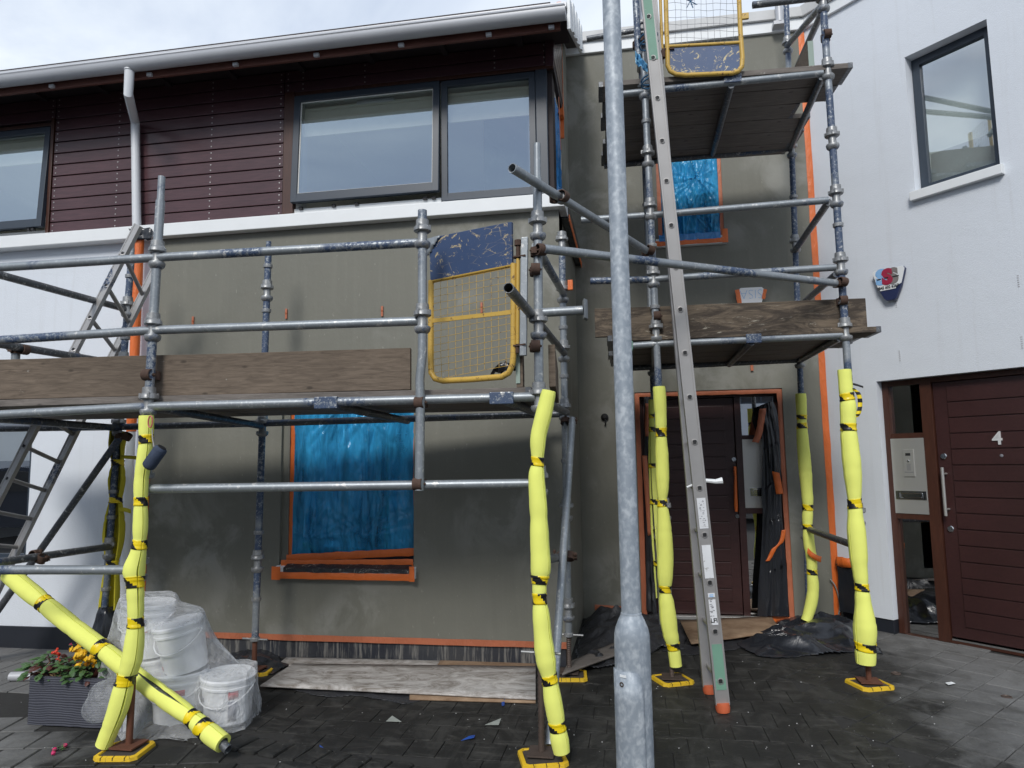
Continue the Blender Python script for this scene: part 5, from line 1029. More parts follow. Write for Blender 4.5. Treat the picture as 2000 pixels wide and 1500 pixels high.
p = onpost(1217, 1321, .0735); m = MB(); nn = V((p.x-lp.x, p.y-lp.y, 0)).normalized(); sd_ = V((-nn.y, nn.x, 0)); m.obox(p, sd_*.013, nn*.0008, V((0, 0, .0045))); m.build('sticker', TRIM, LPt)

# ------------------------------------------------------------------ masking films, tapes and plastic
def film(P, x0, x1, z0, z1, nx, nz_, amp, seed, gather=(), sag=0):
    rows = []
    for j in range(nz_+1):
        v = j/nz_; row = []
        for i in range(nx+1):
            u = i/nx; e = min(1, 6*min(u, 1-u, 1.2*v, 1.2*(1-v))+.15)
            d = amp*ridge(V((u*7+.35*mn.noise(V((v*3, seed, 0))), v*.9, seed)), 1)*.6+amp*.5*ridge(V((u*16, v*3.5, seed+4)), 1)
            for (gu, gv, ga) in gather:
                an = atan2(v-gv, u-gu); rr = sqrt((u-gu)**2+(v-gv)**2); d += ga*abs(mn.noise(V((an*5, seed, 3))))*math.exp(-rr*3)
            d += .4*amp*ridge(V((u*9+v*6, v*8, seed+8)), 1)*max(0, 1-v*3)
            row.append(P(x0+(x1-x0)*u, z0+(z1-z0)*v, max(0, d*e)))
        rows.append(row)
    return rows
def strip(m, P, a, b, w, d=.004, n=16, j=.004, seed=0, mi=0):
    """wrinkled tape between two (x, z) points"""
    a, b = V((a[0], a[1])), V((b[0], b[1])); t = (b-a).normalized(); nn = V((-t.y, t.x)); rows = []
    for i in range(n+1):
        c = a+(b-a)*i/n; e1 = w/2+j*mn.noise(V((i*.6, seed, 0))); e2 = w/2+j*mn.noise(V((i*.6, seed, 7)))
        rows.append([P((c-nn*e1).x, (c-nn*e1).y, d), P(c.x, c.y, d+.005+.006*mn.noise(V((i*.9, seed, 3)))), P((c+nn*e2).x, (c+nn*e2).y, d)])
    m.grid(rows, mi)
wm = thing('window_masking', 'creased blue film taped with orange over the large lower window, black sheet on its sill', 'masking film', (wl+.5, YA, wz0))
fl0, fl1 = PY(571, 950, YA+.03).x, wr_-.012
m = MB(); m.grid(film(lambda x, z, d: V((x, YA+.05-d, z)), fl0, fl1, wz0+.10, wz1-.01, 130, 110, .034, 2.0, ((.45, .95, .05), (.78, .98, .05), (.15, .1, .045), (.62, .12, .04)))); m.build('film', BLUEF, wm, ang=80)
PM_ = lambda x, z, d: V((x, YA+.045-d, z))
m = MB(); strip(m, PM_, (fl0-.02, wz0+.04), (fl0-.012, wz1), .042, .0, 20, .006, 1); m.build('tape_strip', ORANGE, wm)
m = MB(); strip(m, PM_, (fl0-.03, wz0+.075), (fl1+.012, wz0+.13), .055, .028, 22, .008, 2); m.build('tape_strip', ORANGE, wm)
m = MB(); strip(m, PM_, (fl1+.004, wz0+.1), (fl1+.004, wz1), .018, .0, 20, .004, 3); m.build('tape_strip', ORANGE, wm)
m = MB(); strip(m, PM_, (wl+.02, wz0+.04), (fl1+.01, wz0+.055), .05, .05, 22, .006, 4); m.build('tape_strip', ORANGE, wm)
PSI = lambda x, z, d: V((x, YA-.068-d, z))
m = MB(); strip(m, PSI, (sx0-.004, (sz0+sz1)/2-.015), (sx1+.006, (sz0+sz1)/2-.02), .05, .001, 26, .004, 5); strip(m, PSI, (sx0+.03, sz0-.01), (sx0+.03, sz1+.01), .07, .004, 5, .004, 6); strip(m, PSI, (sx1-.01, sz0-.01), (sx1-.012, sz1+.02), .04, .004, 5, .004, 7); m.build('tape_strip', ORANGE, wm)
m = MB(); rows = []
for i in range(60):
    u = i/59; x = sx0+.09+(sx1-sx0-.12)*u; rows.append([V((x, YA-.0745-.003*mn.noise(V((u*22, 0, 0))), sz1-.03+.008*mn.noise(V((u*9, 2, 0))))), V((x, YA-.074, sz1-.002)), V((x, YA-.03, sz1+.016+.007*mn.noise(V((u*14, 4, 0))))), V((x, YA+.01, sz1+.027+.008*mn.noise(V((u*16, 5, 0))))), V((x, YA+.05, sz1+.045+.008*mn.noise(V((u*12, 9, 0)))))])
m.grid(rows); m.build('sill_sheet', SPLASH, wm, ang=30)
wm = thing('window_masking', 'blue film with orange taped edges over the small upper window above the alarm box', 'masking film', (ul+.3, YB, uz0))
m = MB(); m.grid(film(lambda x, z, d: V((x, YB+.03-d, z)), ul+.02, ur-.02, uz0-.03, uz1-.01, 80, 90, .034, 5.0, ((.62, .7, .07), (.5, .35, .06), (.85, .05, .05)))); m.build('film', BLUEF, wm, ang=80)
Pu = lambda x, z, d: V((x, YB+.012-d, z))
for k, (a, b, w) in enumerate((((ul+.012, uz0-.02), (ul+.012, uz1), .05), ((ur-.012, uz0), (ur-.012, uz1), .042))):
    m = MB(); strip(m, Pu, a, b, w, .0, 16, .004, 10+k); m.build('tape_strip', ORANGED, wm)
Pv = lambda x, z, d: V((x, YB-.052-d, z))
m = MB(); strip(m, Pv, (us0-.005, uzs+.03), (us1+.005, uzs+.03), .05, .001, 16, .005, 13); strip(m, Pv, (us1-.02, uzs), (us1-.02, uzs+.13), .05, .004, 5, .003, 15); m.build('tape_strip', ORANGE, wm)
m = MB(); rows = [[V((us0+.03+(us1-us0-.09)*i/30, YB-.056-.006*mn.noise(V((i*.5, j*.8, 2)))+(.08 if j == 3 else 0), uzs+.045+.03*j+.006*mn.noise(V((i*.4, j, 0))))) for j in range(4)] for i in range(31)]; m.grid(rows); m.build('sill_film', BLUEO, wm)
wm = thing('window_masking', 'narrow strip of shiny blue film covering the side window beside the dark corner post', 'masking film', (-.54, YA+.4, 3.43))
m = MB(); m.grid(film(lambda x, z, d: V((-.545+d*.8, x, z)), YA+.15, YS-.03, 3.43, 4.42, 50, 60, .03, 9.0, ((.5, .9, .05),))); m.build('film', BLUEO, wm, ang=80)
m = MB(); strip(m, lambda x, z, d: V((-.515+d, x, z)), (YA+.42, 4.42), (YA+.5, 4.0), .05, .01, 10, .01, 21); m.build('tape_strip', ORANGED, wm)
m = MB(); m.box((-.56, YS-.03, 3.42), (-.52, YS-.004, 4.36)); m.build('white_edge', TRIM, wm)
# long tapes
m = MB(); strip(m, PBk, (XC-.028, .02), (XC-.028, ZP-.01), .055, .003, 50, .006, 31); tag(m.build('masking_tape', ORANGE), 'tall orange tape line in the corner where the grey wall meets the white house', 'tape')
m = MB(); strip(m, lambda x, z, d: V((x, YA-d, z)), (XL+.012, .2), (XL+.012, 1.62), .03, .004, 30, .005, 33); tag(m.build('masking_tape', ORANGE), 'thin orange tape edge where the grey facade meets the neighbour wall, behind the kinked foam', 'tape')
tag(base_tape.build('masking_tape', ORANGED, None, smooth=False), 'long faded orange tape line along the foot of the front facade, above the splashed plinth', 'tape')
m = MB(); strip(m, PBk, (XR+.1, .1), (XR+.45, .085), .05, .004, 12, .005, 35); tag(m.build('masking_tape', ORANGED), 'short dirty orange tape at the foot of the recessed wall, behind the lamp post', 'tape')
# masking round the recessed door
dm = thing('door_masking', 'orange tape frame and hanging black sheets masking the recessed brown door', 'masking film', (dl, YB, 0))
Pd = lambda x, z, d: V((x, YB+.012-d, z))
for k, (a, b, w) in enumerate((((dl+.022, .02), (dl+.018, dt-.01), .05), ((dl+.01, dt-.02), (dr-.01, dt-.022), .045), ((dr-.02, .02), (dr-.022, dt-.01), .045), ((dr-.24, .03), (dr-.02, .02), .05))):
    m = MB(); strip(m, Pd, a, b, w, .0, 26, .006, 40+k); m.build('tape_strip', ORANGED if k < 3 else ORANGE, dm)
def hang(edge_l, edge_r, n, mcols, Y, amp, seed):
    """hanging sheet between two pixel edges"""
    L_, R_ = spline(edge_l, 8), spline(edge_r, 8); rows = []
    for i in range(n+1):
        a = L_[min(len(L_)-1, int(i/n*(len(L_)-1)))]; b = R_[min(len(R_)-1, int(i/n*(len(R_)-1)))]; row = []
        for j in range(mcols+1):
            u = j/mcols; p = PY(a[0]+(b[0]-a[0])*u, a[1]+(b[1]-a[1])*u, Y); d = amp*(ridge(V((u*2.2+.6*mn.noise(V((i/n*3, seed, 0))), i/n*1.4, seed)), 1)+.3*ridge(V((u*3, i/n*5, seed+3)), 1)); row.append(p-V((0, d*(.35+.65*min(1, 4*min(u, 1-u))), 0)))
        rows.append(row)
    return rows
m = MB(); m.grid(hang([(1484, 792), (1479, 815), (1487, 845), (1489, 900), (1487, 960), (1489, 1010), (1486, 1080), (1481, 1140), (1479, 1202)], [(1508, 783), (1516, 800), (1521, 835), (1524, 880), (1525, 930), (1526, 990), (1531, 1060), (1537, 1130), (1540, 1203)], 70, 26, YB+.0, .024, 3)); m.build('black_sheet', BLACKP, dm, ang=80)
m = MB(); m.grid(hang([(1258, 775), (1258, 850), (1262, 950), (1262, 1060), (1262, 1190)], [(1270, 775), (1271, 850), (1275, 950), (1278, 1060), (1283, 1200)], 50, 10, YB-.0, .02, 6)); m.build('black_sheet', BLACKD, dm, ang=80)
for k, (pts, w, mt) in enumerate((([(1490, 798), (1486, 825), (1481, 850), (1475, 864)], .06, ORANGED), ([(1515, 922), (1519, 942), (1523, 965)], .06, ORANGE), ([(1531, 1035), (1526, 1058), (1512, 1072), (1504, 1088), (1499, 1096)], .035, ORANGE), ([(1264, 788), (1263, 830), (1264, 852)], .035, ORANGED), ([(1259, 890), (1262, 935), (1266, 990), (1270, 1045)], .045, ORANGED))):
    ribbon('tape_end', None, None, [PY(x, y, YB-.045) for x, y in pts], w, mt, dm, kink=.4)
# crumpled sheets lying on the ground
def sheet(name, label, cat, poly, mat, amp, base, res, seed, extra=None, sc=2.1):
    w = [PZ(x, y) for x, y in poly]; pp = [(p.x, p.y) for p in w]; x0, x1 = min(p[0] for p in pp), max(p[0] for p in pp); y0, y1 = min(p[1] for p in pp), max(p[1] for p in pp)
    nx, ny = int((x1-x0)/res)+1, int((y1-y0)/res)+1; rows = []; ins = []
    def edge(x, y):
        d = 9
        for i in range(len(pp)):
            a, b = V((*pp[i], 0)), V((*pp[(i+1) % len(pp)], 0)); q = V((x, y, 0)); t = max(0, min(1, (q-a).dot(b-a)/max(1e-9, (b-a).length_squared))); d = min(d, (q-a-(b-a)*t).length)
        return d
    for i in range(nx+1):
        row = []; ri = []
        for j in range(ny+1):
            x, y = x0+(x1-x0)*i/nx, y0+(y1-y0)*j/ny; wx_, wy_ = x+.035*mn.noise(V((x*6, y*6, seed))), y+.035*mn.noise(V((x*6, y*6, seed+5)))
            k = inpoly(wx_, wy_, pp); ri.append(k); e = edge(wx_, wy_) if k else 0
            h = 0
            for q_, (ang_, fq, ww) in enumerate(((.3+seed, 3.0, .5), (1.5+seed*.7, 4.2, .34), (2.5+seed*.3, 6.5, .2), (.9+seed, 11, .1))):
                uu, vv = x*cos(ang_)+y*sin(ang_), -x*sin(ang_)+y*cos(ang_); h += ww*max(0, 1-abs(mn.noise(V((uu*fq+.35*mn.noise(V((vv*3, seed, 1))), vv*fq*.28, seed+q_*7))))*3.2)**1.25
            h = base+amp*h*min(1, e*6+.1)
            if extra: h += extra(x, y)*min(1, e*6)
            row.append(V((x, y, h)))
        rows.append(row); ins.append(ri)
    m = MB(); m.grid(rows, keep=lambda i, j: ins[i][j] and ins[i+1][j] and ins[i][j+1] and ins[i+1][j+1])
    return tag(m.build(name, mat, None, ang=28, solid=.0012), label, cat)
hx = PZ(1180, 1235)
sheet('plastic_sheet', 'dusty black plastic heap against the recessed wall behind the lamp post', 'plastic sheet', [(1120, 1300), (1135, 1240), (1145, 1205), (1200, 1200), (1262, 1205), (1330, 1212), (1345, 1250), (1340, 1272), (1290, 1268), (1250, 1290), (1200, 1305), (1150, 1310)], BLACKD, .12, .006, .013, 1, lambda x, y: .07*math.exp(-(((x+.28)/.28)**2+((y-6.25)/.35)**2)))
sheet('plastic_sheet', 'shiny black plastic sheet crumpled under the hooked foam and the thickest foam', 'plastic sheet', [(1432, 1260), (1470, 1245), (1515, 1222), (1520, 1207), (1580, 1212), (1640, 1205), (1690, 1225), (1724, 1280), (1680, 1276), (1600, 1282), (1520, 1288), (1478, 1284)], BLACKP, .11, .006, .013, 4, lambda x, y: .02*math.exp(-(((x-1.15)/.3)**2+((y-5.75)/.25)**2))+.06*math.exp(-(((x-1.45)/.2)**2+((y-6.1)/.2)**2)))
sheet('plastic_sheet', 'thin dusty black sheet showing under the front edge of the brown doorway board', 'plastic sheet', [(1325, 1235), (1345, 1222), (1520, 1215), (1540, 1235), (1470, 1262), (1440, 1272), (1400, 1272), (1340, 1282), (1290, 1272)], BLACKD, .03, .002, .013, 7)
sheet('plastic_sheet', 'black plastic bunched round the rear scaffold foot, between the bag and the white sheet', 'plastic sheet', [(440, 1300), (455, 1272), (500, 1272), (545, 1278), (566, 1302), (540, 1318), (480, 1322)], BLACKP, .12, .005, .012, 9)
sheet('plastic_sheet', 'edge of black plastic peeping out below the white-splashed board', 'plastic sheet', [(560, 1340), (610, 1345), (700, 1350), (800, 1356), (850, 1362), (790, 1376), (700, 1362), (640, 1364), (600, 1360)], BLACKD, .03, .002, .012, 12)
def flatboard(label, poly, z, th, mat, name='sheet_board', warp=0):
    w = [PZ(x, y, z) for x, y in poly]; m = MB(); n = 10
    a, b, c, d = w
    rows = [[a.lerp(b, i/n).lerp(d.lerp(c, i/n), j/6)+V((0, 0, warp*mn.noise(V((i*.5, j*.5, z*99))))) for j in range(7)] for i in range(n+1)]
    m.grid(rows); o = m.build(name, mat, None, solid=th); return tag(o, label, 'board')
flatboard('long pale board splashed with white plaster lying in front of the grey facade', [(508, 1340), (1046, 1366), (1046, 1302), (572, 1297)], .022, .009, BOARDW, warp=.003)
flatboard('brown board mostly hidden under the white-splashed board, only its street-side edge showing', [(800, 1366), (1046, 1373), (1046, 1320), (800, 1320)], .008, .008, CARD)
flatboard('narrow brown board between the plinth and the white-splashed board', [(850, 1306), (1046, 1312), (1046, 1294), (862, 1288)], .012, .008, CARD)
flatboard('grey dust-caked strip of sheet along the foot of the facade plinth', [(540, 1300), (870, 1306), (880, 1290), (560, 1284)], .01, .006, BOARDW)
flatboard('brown hardboard laid as a step in front of the recessed door', [(1350, 1258), (1526, 1234), (1506, 1203), (1328, 1212)], .045, .007, CARD, warp=.004)
flatboard('dusty grey board leaning out from the plastic heap beside the corner foot', [(1098, 1318), (1204, 1280), (1204, 1254), (1110, 1294)], .05, .01, PLANKU)
# wrap at the foot of the rear left post
m = MB(); rr_ = []; c0 = SR(207, 1225)
for j in range(10):
    z = .03+.42*j/9; rr_.append([V((c0.x, c0.y, 0))+V((cos(a)*r, sin(a)*r, z)) for a in [2*pi*k/28 for k in range(29)] for r in [(.1-.05*(j/9)**2)*(1+.35*mn.noise(V((cos(a)*2, sin(a)*2, j*.5))))]])
m.grid(rr_); tag(m.build('plastic_wrap', BLACKP, None, ang=80, solid=.001), 'black plastic wrapped round the foot of the post inside the aged foam', 'plastic sheet')
a = pFR; p = SF(992, 748, .5); m = MB()
rr_ = [[p+V((.19*(i/12-.5), .1*(j/8-.5), .05+.055*ridge(V((i*.3, j*.35, 2)), 1)*sin(pi*i/12)**.5)) for j in range(9)] for i in range(13)]; m.grid(rr_); tag(m.build('plastic_scrap', BLACKP, None, ang=80, solid=.001), 'crumpled black plastic scrap on the long deck under the open yellow gate', 'plastic sheet')

# ------------------------------------------------------------------ buckets under the clear bag
def bucket(label, c, r, h, ax, name='bucket', prints=()):
    c = V(c); ax = V(ax).normalized(); b = thing('bucket', label, 'bucket', c, 'white buckets under the clear plastic'); x, y = basis(ax)
    m = MB(); m.lathe(c, [(r*.86, 0), (r*.97, h*.78), (r*1.03, h*.79), (r*1.03, h*.83), (r, h*.84), (r, h*.93)], 30, ax); m.build('shell', PLASTIC, b)
    m = MB(); m.lathe(c+ax*h*.93, [(r*1.05, 0), (r*1.06, .014), (r*1.0, .022), (r*.93, .016), (.01, .016)], 30, ax); m.build('lid', PLASTIC, b)
    fr = V((0, -1, 0)); fr = (fr-ax*fr.dot(ax)).normalized(); sd_ = ax.cross(fr)
    m = MB(); m.tube([c+ax*(h*.8-.09*sin(pi*k/10))+(sd_*cos(pi*k/10)+fr*sin(pi*k/10)*1.0)*r*1.07 for k in range(11)], .004, 6); m.build('handle', PLASTIC, b)
    for (mt, a0_, a1_, h0, h1) in prints:
        m = MB(); m.grid([[c+ax*(h*hh)+(fr*cos(a)+sd_*sin(a))*(r*(.862+.135*hh)*1.006) for hh in (h0, h1)] for a in [a0_+(a1_-a0_)*k/6 for k in range(7)]]); m.build('label_print', mt, b, solid=.0008)
    return b
bk = []
def addb(label, px, py, Y, r, h, ax=(0, 0, 1), prints=()):
    p = PY(px, py, Y); bk.append((p, r, h, V(ax).normalized())); bucket(label, p, r, h, ax, prints=prints)
pr_ = ((NAVY, -.7, -.3, .45, .72), (RED, -.2, .55, .3, .38), (GREYP, -.3, .5, .5, .6))
z0b = lambda px, Y: V((PY(px, 1300, Y).x, Y, .004))
for (lb, px, Y, z, r, h, ax, pr) in (
    ('white bucket at the bottom of the tallest stack, behind the kinked foam foot', 287, 3.86, .004, .145, .33, (0, 0, 1), ((RED, -.1, .6, .3, .37), (GREYP, 0, .6, .45, .54))),
    ('topmost bucket of the tallest stack, its rim under the peak of the clear sheet', 283, 3.86, .345, .145, .3, (.04, 0, 1), ((NAVY, .3, .6, .62, .75), (RED, .3, .65, .5, .53))),
    ('low white bucket in the middle, almost hidden by the slanting foam', 352, 3.82, .004, .15, .27, (0, 0, 1), ((RED, .2, .8, .6, .72),)),
    ('tilted open-topped bucket on the middle of the pile', 365, 3.82, .285, .135, .27, (-.16, -.12, 1), ((RED, -1.2, -.75, .1, .18), (GREYP, -.9, -.5, .0, .04))),
    ('single unstacked white bucket with red and navy print at the end of the pile', 447, 3.86, .004, .145, .25, (.03, -.05, 1), ((RED, .55, .95, .6, .8), (NAVY, .55, .9, .1, .55), (GREYP, -.9, -.6, .5, .6)))):
    p = z0b(px, Y); p.z = z; bk.append((p, r, h, V(ax).normalized())); bucket(lb, p, r, h, ax, prints=pr)
p = PY(236, 1425, 3.62); m = MB(); m.hexa([p+V((-.03, 0, -.14)), p+V((.035, 0, -.14)), p+V((.035, .05, -.14)), p+V((-.03, .05, -.14)), p+V((-.03, 0, .12)), p+V((.035, 0, .12)), p+V((.035, .05, .12)), p+V((-.03, .05, .12))])
bb = thing('paper_sack', 'white packet with a navy printed panel standing beside the rusty jack', 'packet', p); m.build('packet', PAPER, bb, bev=.006)
m = MB(); m.obox(p+V((-.008, -.002, -.02)), (.02, 0, 0), (0, .0012, 0), (0, 0, .085)); m.build('printed_panel', NAVY, bb)
text('ZUR', .03, p+V((-.004, -.005, .0)), (0, 0, 1), (-1, 0, 0), TRIM, 'panel_print', bb, .0006, .0004)
# clear sheet draped over the pile
def drape():
    ol = [PZ(x, y) for x, y in ((150, 1385), (160, 1418), (200, 1420), (235, 1425), (250, 1460), (285, 1452), (310, 1442), (390, 1446), (440, 1432), (478, 1425), (500, 1392), (490, 1340), (455, 1300), (400, 1285), (330, 1290), (250, 1300), (205, 1330))]
    ol = [(p.x, p.y) for p in ol]; x0, x1 = min(p[0] for p in ol), max(p[0] for p in ol); y0, y1 = min(p[1] for p in ol), max(p[1] for p in ol); nx, ny = 120, 84
    peak = PY(392, 1206, 4.0); cx, cy = -2.3, 3.92
    def Hr(x, y):
        h = 0
        for (p, r, hb, ax) in bk:
            c = p+ax*(hb+.03); d = sqrt((x-c.x)**2+(y-c.y)**2); h = max(h, (c.z-(ax.x*(x-c.x)+ax.y*(y-c.y))/ax.z) if d < r*1.08 else c.z-(d-r*1.08)*5)
        d = sqrt((x-peak.x)**2*.5+(y-peak.y)**2*2); return max(0, h, peak.z+.04-d*2.2)
    rows = []; NT_ = 220; NP = 64
    for k in range(NT_+1):
        th = 2*pi*k/NT_; ca, sa = cos(th), sin(th); R_ = .1
        for i in range(len(ol)):
            (ax_, ay_), (bx_, by_) = ol[i], ol[(i+1) % len(ol)]; ex, ey = bx_-ax_, by_-ay_; den = ca*ey-sa*ex
            if abs(den) > 1e-9:
                t = ((ax_-cx)*ey-(ay_-cy)*ex)/den; u = ((ax_-cx)*sa-(ay_-cy)*ca)/den
                if t > 0 and 0 <= u <= 1: R_ = max(R_, t)
        R_ *= 1+.03*mn.noise(V((ca*3, sa*3, 5))); pr = [(R_*i/120, Hr(cx+ca*R_*i/120, cy+sa*R_*i/120)) for i in range(121)]; pr[-1] = (R_, .004)
        hull = []
        for p in pr:
            while len(hull) > 1 and (hull[-1][0]-hull[-2][0])*(p[1]-hull[-2][1])-(hull[-1][1]-hull[-2][1])*(p[0]-hull[-2][0]) >= 0: hull.pop()
            hull.append(p)
        def hz(r):
            for p, q in zip(hull, hull[1:]):
                if p[0] <= r <= q[0]: return p[1]+(q[1]-p[1])*(r-p[0])/max(1e-9, q[0]-p[0])
            return 0
        mixd = [(r, (.72*hz(r)+.28*max(z, 0) if r < R_ else .004)) for r, z in pr]
        # hem: the last stretch falls more steeply than the hull and lies on the paving
        mixd = [(r, z*min(1, ((R_-r)/(R_*.16))**.6) if R_-r < R_*.16 else z) for r, z in mixd]
        arc = [0]
        for p, q in zip(mixd, mixd[1:]): arc.append(arc[-1]+sqrt((p[0]-q[0])**2+(p[1]-q[1])**2))
        row = []; j = 0
        for i in range(NP+1):
            s_ = arc[-1]*i/NP
            while j < 119 and arc[j+1] < s_: j += 1
            t = (s_-arc[j])/max(1e-9, arc[j+1]-arc[j]); r = mixd[j][0]+(mixd[j+1][0]-mixd[j][0])*t; z = mixd[j][1]+(mixd[j+1][1]-mixd[j][1])*t; f = i/NP
            w = .02*f*ridge(V((ca*2.6, sa*2.6, f*1.2)), 1)+.008*ridge(V((ca*r*7, sa*r*7, z*5)), 1)*min(1, 3*f)
            row.append(V((cx+ca*(r+w*.7), cy+sa*(r+w*.7), max(.004, z+w*.5*min(1, (1-f)*8)))))
        rows.append(row)
    m = MB(); m.grid(rows); return m
bag = thing('plastic_bag', 'big clear plastic sheet draped over the pile of white buckets', 'plastic sheet', (-2.3, 3.9, 0)); drape().build('sheet', CLEAR, bag, ang=40)
def puff(c, rx, ry, rz, seed, name='loose_fold'):
    rows = []
    for i in range(25):
        ph = pi*i/24; row = []
        for j in range(41):
            th = 2*pi*j/40; e = V((sin(ph)*cos(th), sin(ph)*sin(th), cos(ph))); k = .85+.2*mn.noise(e*1.3+V((seed, 0, 0)))+.13*ridge(V((cos(th)*2.6, sin(th)*2.6, ph*.4+seed)), 1)*sin(ph); e.x *= 1-.45*e.z; e.y *= 1-.35*e.z; row.append(c+V((e.x*rx, e.y*ry, e.z*rz))*k)
        rows.append(row)
    m = MB(); m.grid(rows); m.build(name, CLEAR2, bag, ang=120)
puff(PY(208, 1368, 3.52), .13, .06, .13, 3)

# ------------------------------------------------------------------ planter and flowers
px0, px1 = PZ(48, 1416), PZ(240, 1424); pw = px1.x+.1-px0.x; zt_p = PY(50, 1322, px0.y).z; dpt = .3
pl = thing('planter', 'dark grey ribbed rectangular planter holding yellow and red begonias', 'planter', (px0.x+pw/2, px0.y+.15, 0))
m = MB(); c = V((px0.x+pw/2, px0.y+dpt/2, 0)); a_, d_ = pw/2-.01, dpt/2-.01
def ring_(hx_, hy_, z): return [c+V((-hx_, -hy_, z)), c+V((hx_, -hy_, z)), c+V((hx_, hy_, z)), c+V((-hx_, hy_, z))]
vs = ring_(a_, d_, 0)+ring_(a_, d_, zt_p)+ring_(a_-.02, d_-.02, zt_p)+ring_(a_-.022, d_-.022, zt_p-.06)
m.add(vs, [(3, 2, 1, 0)]+[(k*4+i, k*4+(i+1) % 4, k*4+4+(i+1) % 4, k*4+4+i) for k in range(3) for i in range(4)]); m.build('body', PLANTER, pl)
def ribs(A, B, nrm):
    rows = []
    for i in range(47):
        u = i/46; row = []
        for j in range(221):
            z = zt_p*j/220; q = V((u*5, z*6, nrm.x)); ph = z*480+6.0*mn.noise(V((u*4+nrm.x*9, z*7, 3)))+2.5*mn.noise(V((u*14, z*16, 1))); e = 0 if j in (0, 220) else .0022*(.5+.5*sin(ph))
            row.append(A.lerp(B, u)+V((0, 0, z))+nrm*(.0008+e))
        rows.append(row)
    return rows
r0 = ring_(a_, d_, 0); m = MB(); m.grid(ribs(r0[0], r0[1], V((0, -1, 0)))); m.grid(ribs(r0[1], r0[2], V((1, 0, 0)))); m.grid(ribs(r0[3], r0[0], V((-1, 0, 0)))); m.build('ribbed_face', PLANTER, pl, ang=80)
m = MB(); m.grid([[c+V(((i/20-.5)*2*(a_-.022), (j/8-.5)*2*(d_-.022), zt_p-.05+.02*mn.noise(V((i*.6, j*.6, 0))))) for j in range(9)] for i in range(21)]); m.build('soil', SOIL, pl, ang=80)
def leaf(m, p, d, up, s, mi=0):
    d, up = V(d).normalized(), V(up); sd_ = d.cross(up).normalized(); n_ = sd_.cross(d)
    pts = [p, p+d*s*.35+sd_*s*.36-n_*s*.04, p+d*s*.8+sd_*s*.28-n_*s*.1, p+d*s*1.1-n_*s*.2, p+d*s*.8-sd_*s*.28-n_*s*.1, p+d*s*.35-sd_*s*.36-n_*s*.04, p+d*s*.5+n_*s*.07]
    m.add(pts, [(0, 1, 6), (1, 2, 6), (2, 3, 6), (3, 4, 6), (4, 5, 6), (5, 0, 6)], mi)
def plant(label, x, y, spread, hgt, n, seed, blooms, bronze=.15):
    r = random.Random(seed); base = V((x, y, zt_p-.04)); root = thing('begonia', label, 'plant', base); m = MB(); st = MB()
    for k in range(n):
        a = r.uniform(0, 2*pi); q = r.random()**.6; p = base+V((cos(a)*spread*q, sin(a)*min(spread, .12)*q, .03+hgt*r.random()*(1-.5*q)))
        leaf(m, p, (cos(a)+r.uniform(-.4, .4), sin(a)-.35+r.uniform(-.4, .4), r.uniform(-.5, .45)), (0, -.3, 1), r.uniform(.034, .066), 1 if r.random() < bronze else 0)
        if k % 3 == 0: st.tube([base+V((cos(a)*.02, sin(a)*.02, 0)), base.lerp(p, .6)+V((0, 0, .02)), p], .0028, 5)
    m.build('foliage', [LEAF, LEAFR], root, smooth=False, kind='stuff'); st.build('stems', LEAFR, root, kind='stuff')
    for (dx, dz, s, mt) in blooms:
        f = MB(); c_ = base+V((dx, -.05, dz))
        for k in range(70 if s > .028 else 18):
            ly = k/70; zc = 1-2*((k*.618) % 1); a = k*2.4; rr_ = sqrt(max(0, 1-zc*zc)); v = V((cos(a)*rr_, sin(a)*rr_, zc)); q = c_+v*s*(.45+.35*r.random()); tg = v.cross(V((r.gauss(0, 1), r.gauss(0, 1), r.gauss(0, 1)))).normalized()
            leaf(f, q-tg*s*.25, tg+v*.45, v, s*r.uniform(.42, .6))
        f.build('flower', mt, root, smooth=False)
fy = px0.y+.12
X_ = lambda px: PY(px, 1290, fy).x
Zf = lambda py: PY(150, py, fy-.05).z-(zt_p-.04)
plant('begonia with a large clustered yellow bloom in the dark planter', X_(175), fy, .17, .12, 95, 1, ((-.035, Zf(1270), .05, PETY), (.0, Zf(1284), .062, PETY), (.055, Zf(1288), .045, PETY), (-.02, Zf(1301), .03, PETY)))
plant('begonia with a red flower in the dark planter', X_(105), fy, .15, .13, 85, 2, ((.06, Zf(1277), .03, PETR), (.075, Zf(1289), .018, PETR)), .25)
plant('small leggy begonia with pink buds behind the red flower', X_(135), fy+.06, .08, .17, 26, 5, ((.0, Zf(1265), .012, PETP), (-.05, Zf(1300), .012, PETP)), .3)
rr_ = random.Random(8); m = MB()
for k in range(26):
    p = V((X_(122)+rr_.gauss(0, .035), fy-.06+rr_.gauss(0, .02), zt_p-.02+rr_.random()*.05)); m.tube([p, p+V((rr_.gauss(0, .03), rr_.gauss(0, .02), rr_.gauss(0, .03)))], .0022, 4)
tag(m.build('dead_stalks', STRAW), 'clump of dry brown stalks between the flowers in the planter', 'dead plant', None)['kind'] = 'stuff'
